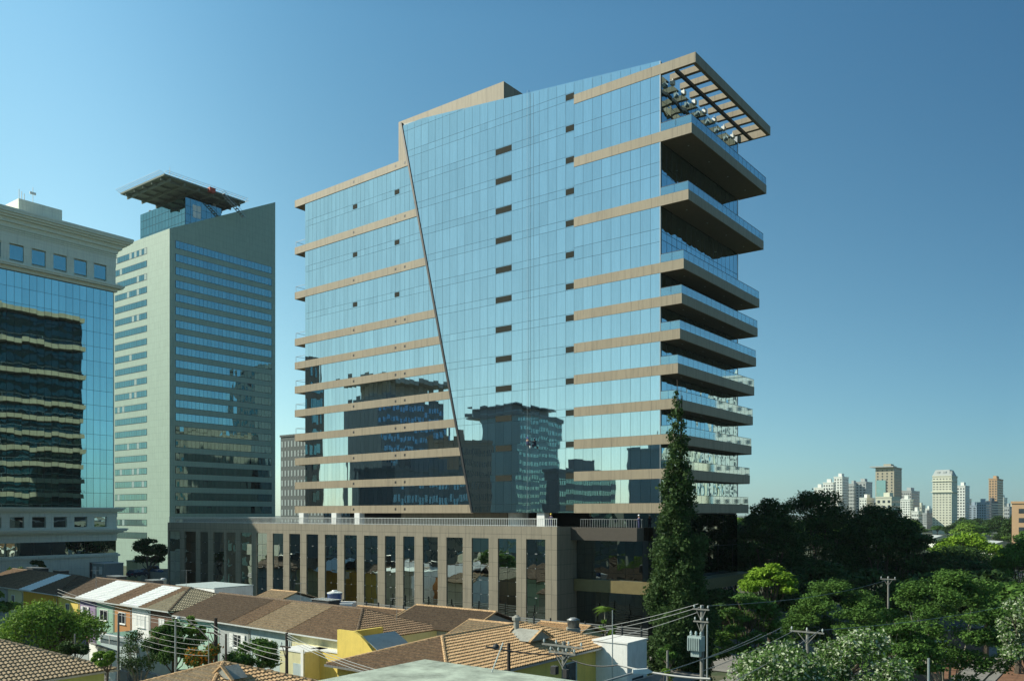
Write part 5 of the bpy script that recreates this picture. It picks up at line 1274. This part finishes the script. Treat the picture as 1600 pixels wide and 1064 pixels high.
# ---------------------------------------------------------------- cars
M['tyre'] = mat('tyre', (.02,.02,.02), .9); M['rim'] = mat('rim', (.4,.4,.42), .35, .8); M['car_glass'] = mat('car_glass', (.015,.02,.025), .05, spec=1.0)
M['lamp_w'] = mat('lamp_lens', (.7,.7,.68), .15); M['lamp_r'] = mat('tail_lens', (.4,.02,.02), .2)
def carpaint(n_, c_): M[n_] = mat(n_, c_, .28, .1, var=.02, spec=.8)
for n_, c_ in dict(p_navy=(.012,.02,.06), p_blue=(.02,.08,.22), p_white=(.7,.7,.7), p_red=(.5,.035,.02), p_grey=(.16,.17,.18), p_silver=(.42,.44,.45)).items(): carpaint(n_, c_)
def car(loc_, rz, paint, label, pickup=False, group=None):
    r = empty('parked_car' if not pickup else 'pickup_truck', loc_, rz, label, 'car' if not pickup else 'pickup truck', group)
    L_ = 4.3 if not pickup else 5.0; w_ = .86
    # side profile (x forward), body below the waist
    body = [(-L_/2,.35),(-L_/2,.85),(-L_/2+.15,.98),(L_/2-1.25,.98),(L_/2-.15,.80),(L_/2,.62),(L_/2,.35)]
    k = MB(); n = len(body)
    sec = [(-w_,.0),(-w_*.0,.0)]
    V = []
    for s_, inset in ((-1,0),(-1,.0),(1,0)): pass
    ring = lambda y, sc_: [(x, y, .35+(z-.35)*sc_) for x, z in body]
    V = ring(-w_, .97) + ring(-w_+.08, 1.0) + ring(w_-.08, 1.0) + ring(w_, .97); Fc = [tuple(range(n))] + [(a*n+i,(a*n+(i+1)%n),((a+1)*n+(i+1)%n),((a+1)*n+i)) for a in range(3) for i in range(n)] + [tuple(range(4*n-1,3*n-1,-1))]
    k.add(V, Fc); k.box(-L_/2-.06,-L_/2+.05,-w_+.05,w_-.05,.32,.55); k.box(L_/2-.05,L_/2+.06,-w_+.05,w_-.05,.30,.52); k.build('body', M[paint], r)
    if pickup: cab = [(-.55,.98),(-.35,1.55),(.75,1.58),(1.35,.98)]
    else: cab = [(-L_/2+.2,.98),(-L_/2+.65,1.42),(.35,1.46),(1.05,.98)]
    k = MB(); V = [(x,-w_+.04 if z<1 else -w_+.2,z) for x,z in cab]+[(x,w_-.04 if z<1 else w_-.2,z) for x,z in cab]
    k.add(V,[(0,1,2,3),(7,6,5,4),(0,4,5,1),(2,6,7,3)]); k.build('windows', M['car_glass'], r)
    k = MB(); a_, b_ = cab[1], cab[2]; k.box(a_[0]-.03,b_[0]+.05,-w_+.19,w_-.19,a_[1]-.02,b_[1]+.03)
    for s_ in (-1,1): k.bar((cab[0][0],s_*(w_-.05),.98),(a_[0],s_*(w_-.2),a_[1]),.07); k.bar((cab[3][0],s_*(w_-.05),.98),(b_[0],s_*(w_-.2),b_[1]),.06); k.bar(((a_[0]+b_[0])/2,s_*(w_-.05),.98),((a_[0]+b_[0])/2,s_*(w_-.2),a_[1]),.08)
    k.build('roof', M[paint], r)
    if pickup: k = MB(); k.box(-L_/2+.1,-.65,-w_+.1,w_-.1,.985,.99); k.build('cargo_bed', M['tyre'], r)
    for sx in (-1,1):
        for s_ in (-1,1):
            x = sx*(L_/2-.8); V = MB(); V.tube([(x,s_*(w_-.18),.32),(x,s_*(w_+.02),.32)],.32,16); o = V.build('wheel', M['tyre'], r)
            V = MB(); V.tube([(x,s_*(w_+.021),.32),(x,s_*(w_+.04),.32)],.19,12); V.build('rim', M['rim'], o)
            k = MB(); k.box(sx*(L_/2-.02),sx*(L_/2+.05),s_*(w_-.35),s_*(w_-.08),.62,.76); k.build('headlight' if sx > 0 else 'tail_light', M['lamp_w' if sx > 0 else 'lamp_r'], r)
    for s_ in (-1,1): k = MB(); k.box(.85,1.0,s_*(w_+.02),s_*(w_+.16),.98,1.1); k.build('mirror', M[paint], r)
    return r
zd_ = dz_-.28
q = pY(215, 897, 168); car((q.x,q.y,dz_-1.0), RZ+1.9, 'p_navy', 'dark navy hatchback parked on the concrete roof, left of the pickup')
q = pY(238, 886, 178); car((q.x,q.y,dz_-1.0), RZ+.1, 'p_blue', 'blue pickup parked on the concrete roof by the tan roofed ramp', pickup=True)
av = lambda x, y: gw(x, y, .04)
for (x, y, p_, lb, a) in ((20,38,'p_red','red car on the avenue behind the umbrella shaped tree',0),(27,20,'p_white','white car on the avenue left of the slim grey pole',1),(20.3,62,'p_white','white car farther up the avenue under the shaded trees',0),(27.3,48,'p_grey','grey car coming down the avenue under the trees',1),(20.2,5,'p_silver','silver car on the avenue behind the dark green tree',0),(27.2,85,'p_silver','silver car far up the avenue',1)):
    car(av(x,y), RZ + (math.pi/2 if a == 0 else -math.pi/2), p_, lb)
q = pz(1473, 1040, 0); car((q.x,q.y,.04), .1, 'p_grey', 'dark car parked under the pale limbed tree at lower right')
q = pz(62, 1004, 0); 
# ---------------------------------------------------------------- people
M['skin'] = mat('skin', (.30,.17,.11), .6); M['overall'] = mat('blue_overalls', (.03,.035,.10), .8); M['hi_vis'] = mat('yellow_helmet', (.75,.52,.02), .4); M['helm_w'] = mat('white_helmet', (.75,.75,.75), .4); M['boot'] = mat('boots', (.02,.02,.02), .8); M['hat_b'] = mat('blue_helmet', (.05,.08,.4), .4)
def skinned(name, J, E, rad, m_, parent):
    me = bpy.data.meshes.new(name); me.from_pydata(J, E, []); me.materials.append(m_); o = bpy.data.objects.new(name, me); col.objects.link(o); o.parent = parent
    s_ = o.modifiers.new('skin', 'SKIN'); s_.use_smooth_shade = True
    for i, v in enumerate(me.skin_vertices[0].data): v.radius = (rad[i], rad[i]); v.use_root = (i == 0)
    u = o.modifiers.new('sub', 'SUBSURF'); u.levels = 1; u.render_levels = 2; return o
def person(loc_, rz, label, helmet, sit=False, arms=0.0):
    r = empty('person', loc_, rz, label, 'person')
    hz = .95 if not sit else .45
    J = [(0,0,hz),(0,0,hz+.28),(0,0,hz+.50),(0,0,hz+.60),(0,.02,hz+.70),(0,.01,hz+.80)]
    E = [(0,1),(1,2),(2,3),(3,4),(4,5)]; rd_ = [.15,.14,.15,.055,.095,.075]; cl = [0,1,2]
    for s_ in (-1,1):
        b = len(J); f = .35 if arms else .05
        J += [(s_*.2,0,hz+.47),(s_*.27,.06+arms*.2,hz+.2+arms*.1),(s_*.22,.25+arms*.15,hz+.08+arms*.35),(s_*.21,.33+arms*.15,hz+.06+arms*.4)]
        E += [(2,b),(b,b+1),(b+1,b+2),(b+2,b+3)]; rd_ += [.065,.048,.036,.03]
        for q_ in range(5):    # fingers
            J.append((s_*.21+(q_-2)*.017, .40+arms*.15+(.02 if q_ in (1,2,3) else 0), hz+.04+arms*.4 - abs(q_-2)*.004)); E.append((b+3, len(J)-1)); rd_.append(.009)
        b2 = len(J)
        if sit: J += [(s_*.1,0,hz-.03),(s_*.14,.42,hz+.02),(s_*.14,.46,hz-.40),(s_*.14,.60,hz-.43)]
        else: J += [(s_*.1,0,hz-.06),(s_*.11,.02,hz-.48),(s_*.12,0,.08),(s_*.12,.14,.05)]
        E += [(0,b2),(b2,b2+1),(b2+1,b2+2),(b2+2,b2+3)]; rd_ += [.10,.07,.045,.04]
    skinned('body', J, E, rd_, M['skin'], r)
    # overalls: torso, sleeves and legs a little larger than the body
    keep = [i for i in range(len(J)) if rd_[i] > .034 and i not in (3,4,5)]; mp = {v:i for i, v in enumerate(keep)}
    skinned('overalls', [J[i] for i in keep], [(mp[a],mp[b]) for a, b in E if a in mp and b in mp], [rd_[i]*1.14+.008 for i in keep], M['overall'], r)
    k = MB(); k.lathe((0,.01,hz+.77),[(.15,0),(.13,.02),(.125,.09),(.08,.14),(.02,.155)],14); k.build('helmet', M[helmet], r, True)
    k = MB(); k.box(-.015,.015,.10,.135,hz+.70,hz+.735); k.box(-.03,.03,.10,.112,hz+.655,hz+.668); k.build('face', M['skin'], r)
    return r
xw = xat(861, -4.6); p = gw(xw, -4.6, ZP-.2); person(p, RZ+math.pi, 'worker in a yellow helmet standing at the terrace railing', 'hi_vis', arms=.6)
xw = xat(998, -2.2); p = gw(xw-.4, -1.4, ZP-.34); person(p, RZ+math.pi*.8, 'dark clothed worker standing on the terrace beside the right return', 'helm_w', arms=.5)
xw = xat(825, -.75); zz = H + (802-693)*108/F; p = gw(xw, -.85, zz); pr_ = person(p, RZ, 'rope access window cleaner in a blue helmet hanging on the middle glass', 'hat_b', sit=True, arms=1.0)
k = MB(); k.box(-.3,.3,-.16,.2,zz+.24,zz+.29); k.lathe((.45,.0,zz+.02),[(.13,0),(.15,.3)],10)
r = empty('rope_seat', p, RZ, 'wooden seat and bucket slung from the cleaning ropes', 'rope seat')
for o_n, vv in (('seat', [(-.3,.3,-.16,.2,.22,.27)]), ):
    k = MB(); [k.box(*v) for v in vv]; k.build(o_n, M['wood'], r)
k = MB(); k.tube([(-.28,0,.27),(0,.2,1.6)],.015,4); k.tube([(.28,0,.27),(0,.2,1.6)],.015,4); k.tube([(0,.2,1.6),(0,.35,H+57-zz)],.022,4); k.build('rope', M['cable_dark'], r)
k = MB(); k.lathe((.46,.0,-.1),[(.12,0),(.15,.3)],10); k.build('bucket', M['helm_w'], r)
# ---------------------------------------------------------------- thin city haze
hz_ = MB(); hz_.box(-4100, 4100, -1600, 6100, -1.0, 175.0)
hm = bpy.data.materials.new('haze'); hm.use_nodes = True; ht = hm.node_tree; ht.nodes.clear()
hv = ht.nodes.new('ShaderNodeVolumePrincipled'); hv.inputs['Density'].default_value = 0.00006; hv.inputs['Color'].default_value = (.80,.93,1.0,1); hv.inputs['Anisotropy'].default_value = 0.2
ho = ht.nodes.new('ShaderNodeOutputMaterial'); ht.links.new(hv.outputs[0], ho.inputs['Volume'])
tag(hz_.build('haze', hm), kind='stuff')
sc.cycles.volume_bounces = 0
